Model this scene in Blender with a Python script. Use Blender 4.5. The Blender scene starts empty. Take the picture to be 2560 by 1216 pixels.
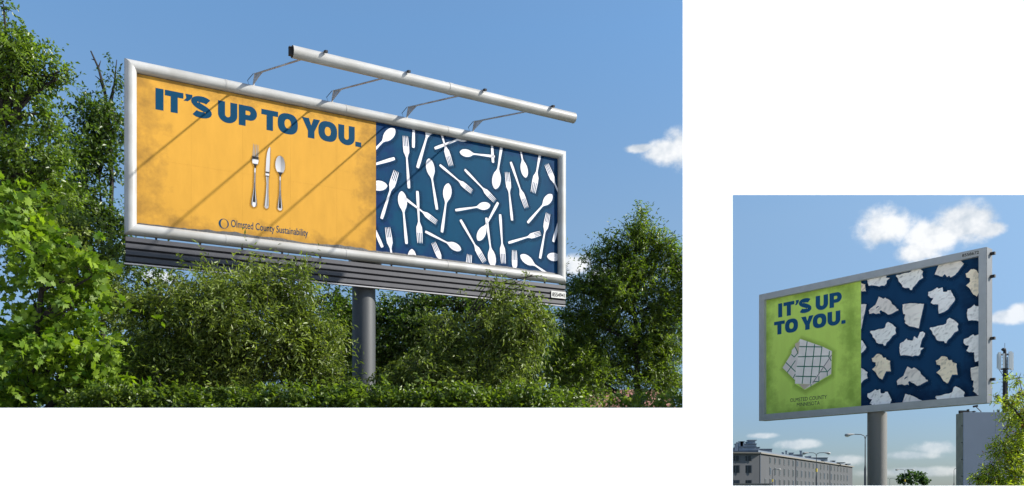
import bpy, math, random
import numpy as np
from mathutils import Vector, Matrix, noise as mnoise
from mathutils.geometry import tessellate_polygon

scene = bpy.context.scene
COL = scene.collection
R = math.radians
# ------------------------------------------------------------------ camera
FP, CX, HZ, EYE = 2200.0, 1280.0, 1245.0, 1.6     # focal length and horizon in photo pixels, eye height in m
cam_d = bpy.data.cameras.new('camera')
cam = bpy.data.objects.new('camera', cam_d); COL.objects.link(cam)
cam.location = (0, 0, EYE); cam.rotation_euler = (R(90), 0, 0)
cam_d.sensor_width = 36; cam_d.lens = 36 * FP / 2560
cam_d.shift_y = (HZ - 608) / 2560
cam_d.clip_start = 0.1; cam_d.clip_end = 6000
scene.camera = cam
scene.cycles.max_bounces = 6; scene.cycles.diffuse_bounces = 4; scene.cycles.glossy_bounces = 2; scene.cycles.transmission_bounces = 4; scene.cycles.transparent_max_bounces = 8
# ------------------------------------------------------------------ sun, sky, exposure
SUN = Vector((0.834, -0.044, 0.547)).normalized()
sun_d = bpy.data.lights.new('sun', 'SUN'); sun_d.energy = 4.6; sun_d.angle = R(0.9); sun_d.color = (1.0, 0.95, 0.87)
sun = bpy.data.objects.new('sun', sun_d); COL.objects.link(sun)
sun.rotation_euler = SUN.to_track_quat('Z', 'Y').to_euler(); sun.location = (40, 0, 40)
scene.view_settings.view_transform = 'Standard'; scene.view_settings.look = 'None'
scene.view_settings.gamma = 1; scene.view_settings.use_curve_mapping = False
scene.view_settings.exposure = 1.1
world = bpy.data.worlds.new('World'); scene.world = world; world.use_nodes = True
nt = world.node_tree; nt.nodes.clear()
SKY_STRENGTH = 0.12
def wn(t, **k):
    n = nt.nodes.new(t)
    for a, b in k.items(): setattr(n, a, b)
    return n
def wmath(op, a, b=None, c=None, clamp=False):
    n = wn('ShaderNodeMath', operation=op); n.use_clamp = clamp
    for i, v in enumerate((a, b, c)):
        if v is None: continue
        if isinstance(v, (int, float)): n.inputs[i].default_value = v
        else: nt.links.new(v, n.inputs[i])
    return n.outputs[0]
sky = wn('ShaderNodeTexSky', sky_type='NISHITA'); sky.sun_disc = False
sky.sun_elevation = math.asin(SUN.z); sky.sun_rotation = math.atan2(SUN.x, SUN.y)
sky.air_density = 1.0; sky.dust_density = 0.6; sky.ozone_density = 2.2; sky.altitude = 100
tint = wn('ShaderNodeMix', data_type='RGBA', blend_type='MULTIPLY'); tint.inputs[0].default_value = 1
nt.links.new(sky.outputs[0], tint.inputs[6])
tc = wn('ShaderNodeTexCoord'); sep = wn('ShaderNodeSeparateXYZ'); nt.links.new(tc.outputs['Generated'], sep.inputs[0])
az = wmath('ARCTAN2', sep.outputs[0], sep.outputs[1]); el = wmath('ARCSINE', sep.outputs[2])
# a colour ramp dims and tints the lower sky, alike all round the horizon
hz_r = wn('ShaderNodeValToRGB'); nt.links.new(wmath('MULTIPLY', el, 1 / R(60), clamp=True), hz_r.inputs[0])
cr_ = hz_r.color_ramp; cr_.elements[0].position = 0.0; cr_.elements[0].color = (.24, .285, .37, 1); cr_.elements[1].position = 1.0; cr_.elements[1].color = (1, 1, 1, 1)
for p_, c_ in ((R(5) / R(60), (.31, .36, .45)), (R(17) / R(60), (.60, .63, .62)), (R(28) / R(60), (.63, .78, .82))):
    e_ = cr_.elements.new(p_); e_.color = (*c_, 1)
nt.links.new(hz_r.outputs[0], tint.inputs[7])
def wnoise(scale, detail, off=(0, 0, 0)):
    mp = wn('ShaderNodeMapping'); mp.inputs['Scale'].default_value = (1, 1, 1.15); mp.inputs['Location'].default_value = off
    nt.links.new(tc.outputs['Generated'], mp.inputs[0])
    n = wn('ShaderNodeTexNoise'); n.inputs['Scale'].default_value = scale; n.inputs['Detail'].default_value = detail
    n.inputs['Roughness'].default_value = 0.62
    nt.links.new(mp.outputs[0], n.inputs['Vector']); return n.outputs[0]
n_big = wnoise(19, 8); n_shift = wnoise(19, 4, (-0.016, 0.0, -0.022)); n_fine = wnoise(60, 6)
blobs_px = [(1668, 380, 62, 30), (1735, 368, 90, 46), (1600, 371, 40, 11), (1440, 668, 60, 30), (1520, 690, 90, 36),
            (2215, 574, 88, 54), (2325, 592, 100, 46), (2405, 556, 92, 56), (2295, 630, 72, 38), (2475, 574, 40, 20),
            (2525, 792, 56, 18), (2555, 778, 34, 20), (2330, 1120, 80, 20), (2270, 1138, 90, 14), (2000, 1112, 60, 13),
            (2075, 1152, 110, 16), (2300, 1180, 200, 14), (1900, 1090, 40, 8), (380, 690, 60, 20), (700, 730, 90, 24)]
blobs = []
for px, py, rx, ry in blobs_px:
    a = math.atan((px - CX) / FP); e = math.atan((HZ - py) / FP * math.cos(a))
    blobs.append((a, e, rx / FP * math.cos(a) ** 2, ry / FP * math.cos(a)))
rnd = random.Random(5)
for k in range(16):                                   # the same scattered fair-weather clouds over the rest of the sky
    a = R(60) + k * R(240) / 16 + rnd.uniform(-.1, .1)
    a = (a + math.pi) % (2 * math.pi) - math.pi
    s = rnd.uniform(.03, .07); blobs.append((a, R(rnd.uniform(4, 28)), s, s * .45))
field = None
for a, e, ra, re in blobs:
    u = wmath('MULTIPLY', wmath('SUBTRACT', az, a), 1 / ra); v = wmath('MULTIPLY', wmath('SUBTRACT', el, e), 1 / re)
    d = wmath('SQRT', wmath('ADD', wmath('MULTIPLY', u, u), wmath('MULTIPLY', v, v)))
    f = wmath('SUBTRACT', 1.0, d)
    field = f if field is None else wmath('MAXIMUM', field, f)
field = wmath('MAXIMUM', field, -1.2)
dens = wmath('ADD', field, wmath('MULTIPLY', wmath('SUBTRACT', n_big, 0.47), 2.0))
dens = wmath('ADD', dens, wmath('MULTIPLY', wmath('SUBTRACT', n_fine, 0.5), 0.45))
cover = wn('ShaderNodeMapRange', interpolation_type='SMOOTHSTEP'); cover.inputs[1].default_value = -0.06; cover.inputs[2].default_value = 0.62
nt.links.new(dens, cover.inputs[0])
light = wn('ShaderNodeMapRange'); light.inputs[1].default_value = -0.16; light.inputs[2].default_value = 0.12
nt.links.new(wmath('SUBTRACT', n_big, n_shift), light.inputs[0])
ccol = wn('ShaderNodeMix', data_type='RGBA'); nt.links.new(light.outputs[0], ccol.inputs[0])
ccol.inputs[6].default_value = (2.3, 2.6, 2.95, 1); ccol.inputs[7].default_value = (3.9, 3.95, 4.0, 1)
cm = wn('ShaderNodeMix', data_type='RGBA'); nt.links.new(wmath('MULTIPLY', cover.outputs[0], wmath('MULTIPLY_ADD', wmath('MULTIPLY', el, 1 / R(14), clamp=True), .55, .42)), cm.inputs[0])
nt.links.new(tint.outputs[2], cm.inputs[6]); nt.links.new(ccol.outputs[2], cm.inputs[7])
bg = wn('ShaderNodeBackground'); bg.inputs[1].default_value = SKY_STRENGTH
wo = wn('ShaderNodeOutputWorld'); nt.links.new(cm.outputs[2], bg.inputs[0]); nt.links.new(bg.outputs[0], wo.inputs[0])

# ------------------------------------------------------------------ helpers
def P(px, py, Y):                                     # photo pixel at a depth of Y metres -> a point of the place
    return np.array([(px - CX) / FP * Y, Y, EYE + (HZ - py) / FP * Y])
def nrm(v):
    v = np.asarray(v, float); return v / (np.linalg.norm(v, axis=-1, keepdims=True) + 1e-12)
_m = {}
def mat(name, col, rough=0.6, metal=0.0, var=0.0, scale=3.0, bump=0.0, bscale=40.0, spec=0.5, col2=None, streak=False):
    if name in _m: return _m[name]
    m = bpy.data.materials.new(name); m.use_nodes = True; t = m.node_tree; b = t.nodes['Principled BSDF']
    b.inputs['Base Color'].default_value = (*col, 1); b.inputs['Roughness'].default_value = rough
    b.inputs['Metallic'].default_value = metal; b.inputs['Specular IOR Level'].default_value = spec
    tcn = t.nodes.new('ShaderNodeTexCoord')
    if var or col2:
        n = t.nodes.new('ShaderNodeTexNoise'); n.inputs['Scale'].default_value = scale; n.inputs['Detail'].default_value = 8
        src = tcn.outputs['Object']
        if streak:
            mp = t.nodes.new('ShaderNodeMapping'); mp.inputs['Scale'].default_value = (1, 1, .12); t.links.new(src, mp.inputs[0]); src = mp.outputs[0]
        t.links.new(src, n.inputs['Vector'])
        r = t.nodes.new('ShaderNodeValToRGB'); r.color_ramp.elements[0].position = .36; r.color_ramp.elements[1].position = .64
        c2 = col2 or tuple(c * (1 - var) for c in col)
        r.color_ramp.elements[0].color = (*c2, 1); r.color_ramp.elements[1].color = (*col, 1)
        t.links.new(n.outputs[0], r.inputs[0]); t.links.new(r.outputs[0], b.inputs['Base Color'])
    if bump:
        n2 = t.nodes.new('ShaderNodeTexNoise'); n2.inputs['Scale'].default_value = bscale; n2.inputs['Detail'].default_value = 6
        t.links.new(tcn.outputs['Object'], n2.inputs['Vector'])
        bp = t.nodes.new('ShaderNodeBump'); bp.inputs['Strength'].default_value = bump; bp.inputs['Distance'].default_value = 0.02
        t.links.new(n2.outputs[0], bp.inputs['Height']); t.links.new(bp.outputs[0], b.inputs['Normal'])
    _m[name] = m; return m
def tag(o, label=None, cat=None, group=None, kind=None):
    if label: o['label'] = label
    if cat: o['category'] = cat
    if group: o['group'] = group
    if kind: o['kind'] = kind
    return o
def empty(name, loc):
    o = bpy.data.objects.new(name, None); COL.objects.link(o); o.location = tuple(loc); o.empty_display_size = .3; return o
class MB:                                             # collects faces given in world coordinates, builds ONE mesh
    def __init__(s): s.v = []; s.f = []
    def add(s, vs, fs):
        k = len(s.v); s.v += [tuple(map(float, p)) for p in vs]; s.f += [tuple(i + k for i in f) for f in fs]; return s
    def box(s, c, ex, ey, ez):                        # centre and three half axes
        c, ex, ey, ez = (np.asarray(q, float) for q in (c, ex, ey, ez))
        vs = [c + i * ex + j * ey + k * ez for k in (-1, 1) for j in (-1, 1) for i in (-1, 1)]
        return s.add(vs, [(0, 2, 3, 1), (4, 5, 7, 6), (0, 1, 5, 4), (2, 6, 7, 3), (0, 4, 6, 2), (1, 3, 7, 5)])
    def abox(s, x0, x1, y0, y1, z0, z1):
        return s.box(((x0 + x1) / 2, (y0 + y1) / 2, (z0 + z1) / 2), ((x1 - x0) / 2, 0, 0), (0, (y1 - y0) / 2, 0), (0, 0, (z1 - z0) / 2))
    def tube(s, pts, rad, n=10, caps=True, up=(0, 0, 1)):
        pts = [np.asarray(p, float) for p in pts]; m = len(pts)
        rad = [rad] * m if isinstance(rad, (int, float)) else rad
        vs = []
        for i in range(m):
            t = nrm(pts[min(i + 1, m - 1)] - pts[max(i - 1, 0)]); u = np.cross(t, up)
            if np.linalg.norm(u) < .05: u = np.cross(t, (0.93, .37, 0))
            u = nrm(u); w = np.cross(u, t)
            for k in range(n):
                a = 2 * math.pi * k / n; vs.append(pts[i] + rad[i] * (math.cos(a) * u + math.sin(a) * w))
        fs = [(i * n + k, i * n + (k + 1) % n, (i + 1) * n + (k + 1) % n, (i + 1) * n + k) for i in range(m - 1) for k in range(n)]
        if caps: fs += [tuple(range(n - 1, -1, -1)), tuple((m - 1) * n + k for k in range(n))]
        return s.add(vs, fs)
    def build(s, name, m, parent=None, smooth=False, root=None):
        org = np.array(root.location) if root is not None else (np.array(parent.location) if parent is not None else np.zeros(3))
        me = bpy.data.meshes.new(name); me.from_pydata([tuple(np.array(p) - org) for p in s.v], [], s.f); me.update()
        if m: me.materials.append(m)
        if smooth:
            me.polygons.foreach_set('use_smooth', [True] * len(me.polygons))
            me.set_sharp_from_angle(angle=R(40))
        o = bpy.data.objects.new(name, me); COL.objects.link(o); o.parent = parent
        return o
def np_mesh(name, V, F, m, parent=None, org=(0, 0, 0), tint=None):
    V = np.ascontiguousarray(np.asarray(V, np.float32) - np.asarray(org, np.float32)); F = np.ascontiguousarray(F, np.int32)
    me = bpy.data.meshes.new(name); k = F.shape[1]
    me.vertices.add(len(V)); me.vertices.foreach_set('co', V.ravel())
    me.loops.add(F.size); me.loops.foreach_set('vertex_index', F.ravel())
    me.polygons.add(len(F)); me.polygons.foreach_set('loop_start', np.arange(0, F.size, k, dtype=np.int32))
    me.update(calc_edges=True)
    if tint is not None:
        at = me.attributes.new('tint', 'FLOAT', 'POINT'); at.data.foreach_set('value', np.ascontiguousarray(tint, np.float32))
    me.materials.append(m)
    o = bpy.data.objects.new(name, me); COL.objects.link(o); o.parent = parent; return o

# ------------------------------------------------------------------ setting: ground, bounce floor, terrace, road
M_GRASS = mat('grass_ground', (.07, .10, .035), .9, var=.5, scale=.6)
def structure(name, mb, m): return tag(mb.build(name, m), kind='structure')
structure('ground', MB().add([(-3000, -1500, 0), (3000, -1500, 0), (3000, 5000, 0), (-3000, 5000, 0)], [(0, 1, 2, 3)]), M_GRASS)
structure('bounce_floor', MB().add([(-160, -160, .02), (160, -160, .02), (160, 13.99, .02), (-160, 13.99, .02)], [(0, 1, 2, 3)]),
          mat('bounce_pale', (.90, .86, .80), .85, var=.04, scale=.8))  # unseen pale floor added to bounce sunlight onto the white wall
structure('terrace', MB().abox(-60, 2.7, 14.4, 80, -.3, 2.6), mat('soil', (.06, .045, .03), .95, var=.4, scale=1.5))
WH = 14.0                                             # the white wall, added for the blank page, stands 14 m from the camera
def wx(px): return (px - CX) / FP * WH
def wz(py): return EYE + (HZ - py) / FP * WH
x1, x2, xr, xe = wx(1706.5), wx(1832), wx(2560) + .9, wx(2560) + 2.4
zl, zp, zu, zt = wz(1020), wz(1214.5), wz(488), wz(0) + .7
front = [(-45, 0), (xe, 0), (xe, zt), (x1, zt), (x1, zl), (-45, zl)]
SP, TH = .55, .35                                     # the reveals are splayed towards the back
hole = [(x2, zp), (xr, zp), (xr, zu), (x2, zu)]
back = [(-45, 0), (xe, 0), (xe, zt - SP), (x1 + SP * .6, zt - SP), (x1 + SP * .6, zl - SP), (-45, zl - SP)]
hback = [(x2 - .12, zp - SP), (xr + .3, zp - SP), (xr + .3, zu + SP), (x2 - .12, zu + SP)]
wmb = MB()
def face_with_hole(outer, hol, y, flip):
    vs = [Vector((a, b, 0)) for a, b in outer + hol]
    tr = tessellate_polygon([[Vector((a, b, 0)) for a, b in outer], [Vector((a, b, 0)) for a, b in hol]])
    k = len(wmb.v); wmb.v += [(v.x, y, v.y) for v in vs]; wmb.f += [tuple(k + i for i in (t if not flip else t[::-1])) for t in tr]
    return k
kf = face_with_hole(front, hole, WH, False); kb = face_with_hole(back, hback, WH + TH, True)
for n0, off in ((6, 0), (4, 6)):
    for i in range(n0):
        j = (i + 1) % n0; wmb.f.append((kf + off + i, kf + off + j, kb + off + j, kb + off + i))
wall = wmb.build('page_wall', mat('page_white', (.95, .95, .95), .9, spec=.1))  # added wall that stands in for the blank white page
tag(wall, 'added white wall in place of the blank page around the two views', 'wall')
ROADM = mat('asphalt', (.05, .05, .052), .85, var=.25, scale=4)
rd = [(14, 30), (24, 30), (125, 420), (105, 420)]
structure('road', MB().add([(x, y, .05) for x, y in rd], [(0, 1, 2, 3)]), ROADM)
kb_ = MB()
for (xa, ya), (xb, yb) in ((rd[0], rd[3]), (rd[1], rd[2])):
    d = nrm([xb - xa, yb - ya, 0]); w = np.array([-d[1], d[0], 0]) * .1
    kb_.box(((xa + xb) / 2, (ya + yb) / 2, .07), np.array([xb - xa, yb - ya, 0]) / 2, w, (0, 0, .07))
structure('kerb', kb_, mat('kerb_stone', (.4, .39, .37), .8, var=.2))
lm = MB()
for k in range(40):
    t0, t1 = k / 40, (k + .4) / 40
    c = lambda t, s: ((19 + s) * (1 - t) + (115 + s) * t, 30 + 390 * t, .056)
    lm.add([c(t0, -.07), c(t0, .07), c(t1, .07), c(t1, -.07)], [(0, 1, 2, 3)])
structure('road_marking', lm, mat('road_paint', (.75, .75, .72), .7))

# ------------------------------------------------------------------ boards
class Board:
    def __init__(s, bl, th, slope, W, H):
        s.th, s.s, s.W, s.H = th, slope, W, H
        s.bl = np.array(bl) + (0, 0, EYE)
        s.a = np.array([math.cos(th) * math.cos(slope), math.sin(th) * math.cos(slope), math.sin(slope)])
        s.ah = np.array([math.cos(th), math.sin(th), 0.]); s.b = np.array([0, 0, 1.]); s.n = np.array([math.sin(th), -math.cos(th), 0.])
    def pt(s, u, v, o=0.0): return s.bl + u * s.a + v * s.b + o * s.n
    def uv(s, px, py, o=0.0):                         # where a photo pixel falls on the board
        d = np.array([(px - CX) / FP, 1, (HZ - py) / FP]); e = np.array([0, 0, EYE]); q = s.bl + o * s.n
        t = ((q - e) @ s.n) / (d @ s.n); p = e + t * d - q
        u = p @ s.ah / math.cos(s.s); return np.array([u, p[2] - u * math.sin(s.s)])
def clip_poly(poly, rect):
    x0, x1, y0, y1 = rect
    for ax, lim, sg in ((0, x0, 1), (0, x1, -1), (1, y0, 1), (1, y1, -1)):
        out = []
        for i in range(len(poly)):
            a, b = poly[i], poly[(i + 1) % len(poly)]; da, db = sg * (a[ax] - lim), sg * (b[ax] - lim)
            if da >= 0: out.append(a)
            if (da > 0) != (db > 0) and da != db:
                t = da / (da - db); out.append(a + t * (b - a))
        poly = out
        if len(poly) < 3: return []
    return poly
def tri_mesh(loops, rect=None, maxlen=None):          # outlines with holes -> flat triangles, cut to the sheet
    flat = [np.asarray(p, float) for l in loops for p in l]
    tris = [[flat[i] for i in t] for t in tessellate_polygon([[Vector((p[0], p[1], 0)) for p in l] for l in loops])]
    if maxlen:
        done = []; st = tris
        while st:
            t = st.pop(); L = [np.linalg.norm(t[(i + 1) % 3] - t[i]) for i in range(3)]; i = int(np.argmax(L))
            if L[i] > maxlen:
                m = (t[i] + t[(i + 1) % 3]) / 2; st.append([t[i], m, t[(i + 2) % 3]]); st.append([m, t[(i + 1) % 3], t[(i + 2) % 3]])
            else: done.append(t)
        tris = done
    out = []
    for t in tris:
        p = clip_poly(t, rect) if rect is not None else t
        if len(p) >= 3: out.append(p)
    return out
class Print:                                          # a flat printed piece on a board
    def __init__(s, B, rect=None): s.B, s.rect, s.mb, s.c = B, rect, MB(), []
    def poly(s, loops, col, o=.004, maxlen=None, shade=None):
        for p in tri_mesh(loops, s.rect, maxlen):
            s.mb.add([s.B.pt(q[0], q[1], o * .4) for q in p], [tuple(range(len(p)))])
            for q in p:
                c = shade(q) if shade else col; s.c.append((*c, 1.0) if len(c) == 3 else c)
    def quadstrip(s, left, right, cl, cr, o=.004):
        for i in range(len(left) - 1):
            for tri in ((0, 1, 2), (0, 2, 3)):
                q4 = [(left[i], cl[i]), (right[i], cr[i]), (right[i + 1], cr[i + 1]), (left[i + 1], cl[i + 1])]
                t = [q4[k] for k in tri]; pl = [np.array([*x[0], *x[1]], float) for x in t]
                if s.rect is not None: pl = clip_poly(pl, s.rect)
                if len(pl) < 3: continue
                s.mb.add([s.B.pt(q[0], q[1], o * .4) for q in pl], [tuple(range(len(pl)))]); s.c += [tuple(q[2:]) if len(q) == 6 else (*q[2:], 1.0) for q in pl]
    def shadow(s, loop, off, d, col, alpha, o=.002):
        loop = [np.asarray(p, float) for p in loop]; n = len(loop)
        area = sum(loop[i][0] * loop[(i + 1) % n][1] - loop[(i + 1) % n][0] * loop[i][1] for i in range(n)); sg = 1 if area > 0 else -1
        inn, out = [], []
        for i in range(n):
            e = nrm(loop[(i + 1) % n] - loop[i - 1]); nn = sg * np.array([e[1], -e[0]])
            inn.append(loop[i] + off - nn * .01); out.append(loop[i] + off + nn * d)
        inn.append(inn[0]); out.append(out[0])
        s.quadstrip(inn, out, [(*col, alpha)] * (n + 1), [(*col, 0.0)] * (n + 1), o)
    def build(s, name, m, parent, root):
        if not s.mb.v: return None
        o = s.mb.build(name, m, parent, root=root); at = o.data.color_attributes.new('ink', 'FLOAT_COLOR', 'POINT')
        at.data.foreach_set('color', np.array(s.c, np.float32).ravel()); return o
def ink_material(name, rough=.55, alpha=False):
    m = bpy.data.materials.new(name); m.use_nodes = True; t = m.node_tree; b = t.nodes['Principled BSDF']
    a = t.nodes.new('ShaderNodeVertexColor'); a.layer_name = 'ink'
    n = t.nodes.new('ShaderNodeTexNoise'); n.inputs['Scale'].default_value = 1.3; n.inputs['Detail'].default_value = 8
    tcn = t.nodes.new('ShaderNodeTexCoord'); t.links.new(tcn.outputs['Object'], n.inputs['Vector'])
    mr = t.nodes.new('ShaderNodeMapRange'); mr.inputs[3].default_value = .88; mr.inputs[4].default_value = 1.08; t.links.new(n.outputs[0], mr.inputs[0])
    mx = t.nodes.new('ShaderNodeMix'); mx.data_type = 'RGBA'; mx.blend_type = 'MULTIPLY'; mx.inputs[0].default_value = 1
    t.links.new(a.outputs[0], mx.inputs[6]); t.links.new(mr.outputs[0], mx.inputs[7]); t.links.new(mx.outputs[2], b.inputs['Base Color'])
    b.inputs['Roughness'].default_value = rough; b.inputs['Specular IOR Level'].default_value = .04
    if alpha: t.links.new(a.outputs[1], b.inputs['Alpha'])
    return m
INK = ink_material('printing_ink'); INK_S = ink_material('printed_soft_shadow', alpha=True)

# letters of the headline, drawn in a unit box
def arc(cx, cy, rx, ry, a0, a1, n=14):
    return [(cx + rx * math.cos(R(a0 + (a1 - a0) * i / n)), cy + ry * math.sin(R(a0 + (a1 - a0) * i / n))) for i in range(n + 1)]
def sup(cx, cy, rx, ry, e=2.5, n=44):
    o = []
    for i in range(n):
        t = 2 * math.pi * i / n; c, s_ = math.cos(t), math.sin(t)
        o.append((cx + rx * math.copysign(abs(c) ** (2 / e), c), cy + ry * math.copysign(abs(s_) ** (2 / e), s_)))
    return o
def stroke(pts, w0):
    pts = [np.array(p) for p in pts]; l, r = [], []
    for i in range(len(pts)):
        t = nrm(pts[min(i + 1, len(pts) - 1)] - pts[max(i - 1, 0)]); nn = np.array([-t[1], t[0]])
        w = w0[i] if hasattr(w0, '__len__') else w0
        l.append(pts[i] + nn * w); r.append(pts[i] - nn * w)
    return [tuple(p) for p in l + r[::-1]]
def s_glyph():
    c = arc(.5, .735, .33, .135, 20, 270, 22)[:-1]
    c2 = arc(.5, .265, .335, .135, 90, -160, 22)[1:]
    c += [(.5, .60 - (.60 - .40) * .5)] if False else []
    pts = c + [(.56, .57), (.62, .43 + .1)] if False else c + c2
    # smooth join through the middle
    P0 = [np.array(p) for p in c[:-5]]; P1 = [np.array(p) for p in c2[5:]]
    mid = []
    a, b = P0[-1], P1[0]
    ta, tb = nrm(P0[-1] - P0[-2]), nrm(P1[1] - P1[0])
    for i in range(1, 9):
        t = i / 9; h = .42
        p = (1 - t) ** 3 * a + 3 * (1 - t) ** 2 * t * (a + ta * h * .5) + 3 * (1 - t) * t * t * (b - tb * h * .5) + t ** 3 * b
        mid.append(p)
    return [stroke(P0 + mid + P1, .148)]
GL = {
    'I': [[(0, 0), (1, 0), (1, 1), (0, 1)]],
    'T': [[(.31, 0), (.69, 0), (.69, .74), (1, .74), (1, 1), (0, 1), (0, .74), (.31, .74)]],
    "'": [[(.28, 1), (1, 1), (.98, .88), (.80, .76), (.52, .66), (.10, .66), (.34, .78), (.38, .84)]],
    'S': s_glyph(),
    'U': [[(0, 1), (0, .40)] + arc(.5, .38, .5, .40, 180, 360, 20) + [(1, 1), (.64, 1), (.64, .40)] + arc(.5, .39, .14, .13, 0, -180, 10) + [(.36, 1)]],
    'P': [[(0, 0), (.37, 0), (.37, .30), (.62, .30)] + arc(.62, .65, .38, .35, -90, 90, 18) + [(0, 1)],
          [(.37, .55), (.37, .76), (.54, .76)] + arc(.54, .655, .10, .105, 90, -90, 8)],
    'O': [sup(.5, .5, .5, .52), sup(.5, .5, .165, .235, 2.2)],
    'Y': [[(.33, 0), (.69, 0), (.69, .36), (1, 1), (.64, 1), (.51, .64), (.38, 1), (0, 1), (.33, .36)]],
    '.': [[(0, 0), (1, 0), (1, .25), (0, .25)]],
}
def headline(B, glyphs, v0, v1, col, parent, root, rect):
    for ch, ua, ub in glyphs:
        pr = Print(B, rect)
        loops = [[np.array([ua + p[0] * (ub - ua), v0 + p[1] * (v1 - v0)]) for p in l] for l in GL[ch]]
        pr.poly(loops, col, .005)
        pr.build('letter', INK, parent, root)
def font_tris(text, bold=0.0):
    cu = bpy.data.curves.new('t', 'FONT'); cu.body = text; cu.offset = bold; cu.resolution_u = 4
    ob = bpy.data.objects.new('t', cu); COL.objects.link(ob)
    me = bpy.data.meshes.new_from_object(ob.evaluated_get(bpy.context.evaluated_depsgraph_get()))
    me.calc_loop_triangles()
    V = np.array([v.co[:2] for v in me.vertices]); T = [tuple(t.vertices) for t in me.loop_triangles]
    bpy.data.objects.remove(ob); bpy.data.curves.remove(cu); bpy.data.meshes.remove(me)
    return V, T
def text_piece(B, text, u0, u1, v0, caph, col, parent, root, o=.002, bold=.0, name='lettering'):
    V, T = font_tris(text, bold); cap = .72
    x0, x1 = V[:, 0].min(), V[:, 0].max()
    mb = MB(); mb.add([B.pt(u0 + (p[0] - x0) / (x1 - x0) * (u1 - u0), v0 + p[1] / cap * caph, o) for p in V], T)
    ob = mb.build(name, INK, parent, root=root); at = ob.data.color_attributes.new('ink', 'FLOAT_COLOR', 'POINT')
    at.data.foreach_set('color', np.tile(np.array([*col, 1], np.float32), len(V))); return ob

def srgb(r, g, b): return tuple(((c / 255 + .055) / 1.055) ** 2.4 if c > 10 else c / 255 / 12.92 for c in (r, g, b))
def sheet_material(name, col, grime, W, seed, edges, amount=.5, blotch=None):
    # printed colour with grimy blotches that gather along the given board edges (board coordinates are in the UV map)
    m = bpy.data.materials.new(name); m.use_nodes = True; t = m.node_tree; b = t.nodes['Principled BSDF']; L = t.links.new
    b.inputs['Roughness'].default_value = .6; b.inputs['Specular IOR Level'].default_value = .04
    uvn = t.nodes.new('ShaderNodeUVMap'); uvn.uv_map = 'board'; sx = t.nodes.new('ShaderNodeSeparateXYZ'); L(uvn.outputs[0], sx.inputs[0])
    def M(op, a, c, clamp=False):
        n = t.nodes.new('ShaderNodeMath'); n.operation = op; n.use_clamp = clamp
        for i, v in enumerate((a, c)):
            if isinstance(v, (int, float)): n.inputs[i].default_value = v
            else: L(v, n.inputs[i])
        return n.outputs[0]
    def N(sc, det, off, stretch=(1, 1, 1)):
        mp = t.nodes.new('ShaderNodeMapping'); mp.inputs['Location'].default_value = (off, off * .7, seed); mp.inputs['Scale'].default_value = stretch
        L(uvn.outputs[0], mp.inputs[0]); n = t.nodes.new('ShaderNodeTexNoise'); n.inputs['Scale'].default_value = sc; n.inputs['Detail'].default_value = det
        n.inputs['Roughness'].default_value = .65; L(mp.outputs[0], n.inputs['Vector']); return n.outputs[0]
    near = None
    for ax, pos, wd in edges:
        d = M('ABSOLUTE', M('SUBTRACT', sx.outputs[ax], pos), 0.0); f = M('SUBTRACT', 1.0, M('DIVIDE', d, wd), True)
        near = f if near is None else M('MAXIMUM', near, f)
    g = M('ADD', M('MULTIPLY', near, .42), M('SUBTRACT', N(2.2, 10, 3.1), .12))
    r = t.nodes.new('ShaderNodeMapRange'); r.inputs[1].default_value = .54; r.inputs[2].default_value = .84; r.inputs[4].default_value = amount; L(g, r.inputs[0])
    mx = t.nodes.new('ShaderNodeMix'); mx.data_type = 'RGBA'; L(r.outputs[0], mx.inputs[0]); mx.inputs[6].default_value = (*col, 1); mx.inputs[7].default_value = (*grime, 1)
    var = t.nodes.new('ShaderNodeMapRange'); var.inputs[1].default_value = .3; var.inputs[2].default_value = .7; var.inputs[3].default_value = .93; var.inputs[4].default_value = 1.05
    L(N(3.0, 6, 9.0, (1, .25, 1)), var.inputs[0])
    m2 = t.nodes.new('ShaderNodeMix'); m2.data_type = 'RGBA'; m2.blend_type = 'MULTIPLY'; m2.inputs[0].default_value = 1
    last = mx.outputs[2]
    if blotch:
        rb = t.nodes.new('ShaderNodeMapRange'); rb.inputs[1].default_value = .45; rb.inputs[2].default_value = .68; L(N(.55, 3, 5.0), rb.inputs[0])
        mb_ = t.nodes.new('ShaderNodeMix'); mb_.data_type = 'RGBA'; L(rb.outputs[0], mb_.inputs[0]); L(last, mb_.inputs[6]); mb_.inputs[7].default_value = (*blotch, 1); last = mb_.outputs[2]
    L(last, m2.inputs[6]); L(var.outputs[0], m2.inputs[7]); L(m2.outputs[2], b.inputs['Base Color'])
    bp = t.nodes.new('ShaderNodeBump'); bp.inputs['Strength'].default_value = .38; bp.inputs['Distance'].default_value = .02
    L(N(1.6, 3, 2.0, (1, .35, 1)), bp.inputs['Height']); L(bp.outputs[0], b.inputs['Normal'])
    return m
def sheet(B, u0, u1, v0, v1, m, parent, root, o=0.0, tilt=0.0):
    mb = MB(); e = .004
    q = [(u0, v0, o), (u1, v0, o + tilt), (u1, v1, o + tilt * .3), (u0, v1, o)]
    fr = [B.pt(*c) for c in q]; bk = [B.pt(c[0], c[1], c[2] - e) for c in q]
    mb.add(fr + bk, [(0, 1, 2, 3), (7, 6, 5, 4), (0, 4, 5, 1), (1, 5, 6, 2), (2, 6, 7, 3), (3, 7, 4, 0)])
    ob = mb.build('poster_sheet', m, parent, root=root)
    lay = ob.data.uv_layers.new(name='board'); uvs = [(c[0], c[1]) for c in q] * 2
    for lp in ob.data.loops: lay.data[lp.index].uv = uvs[lp.vertex_index]
    return ob

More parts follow.
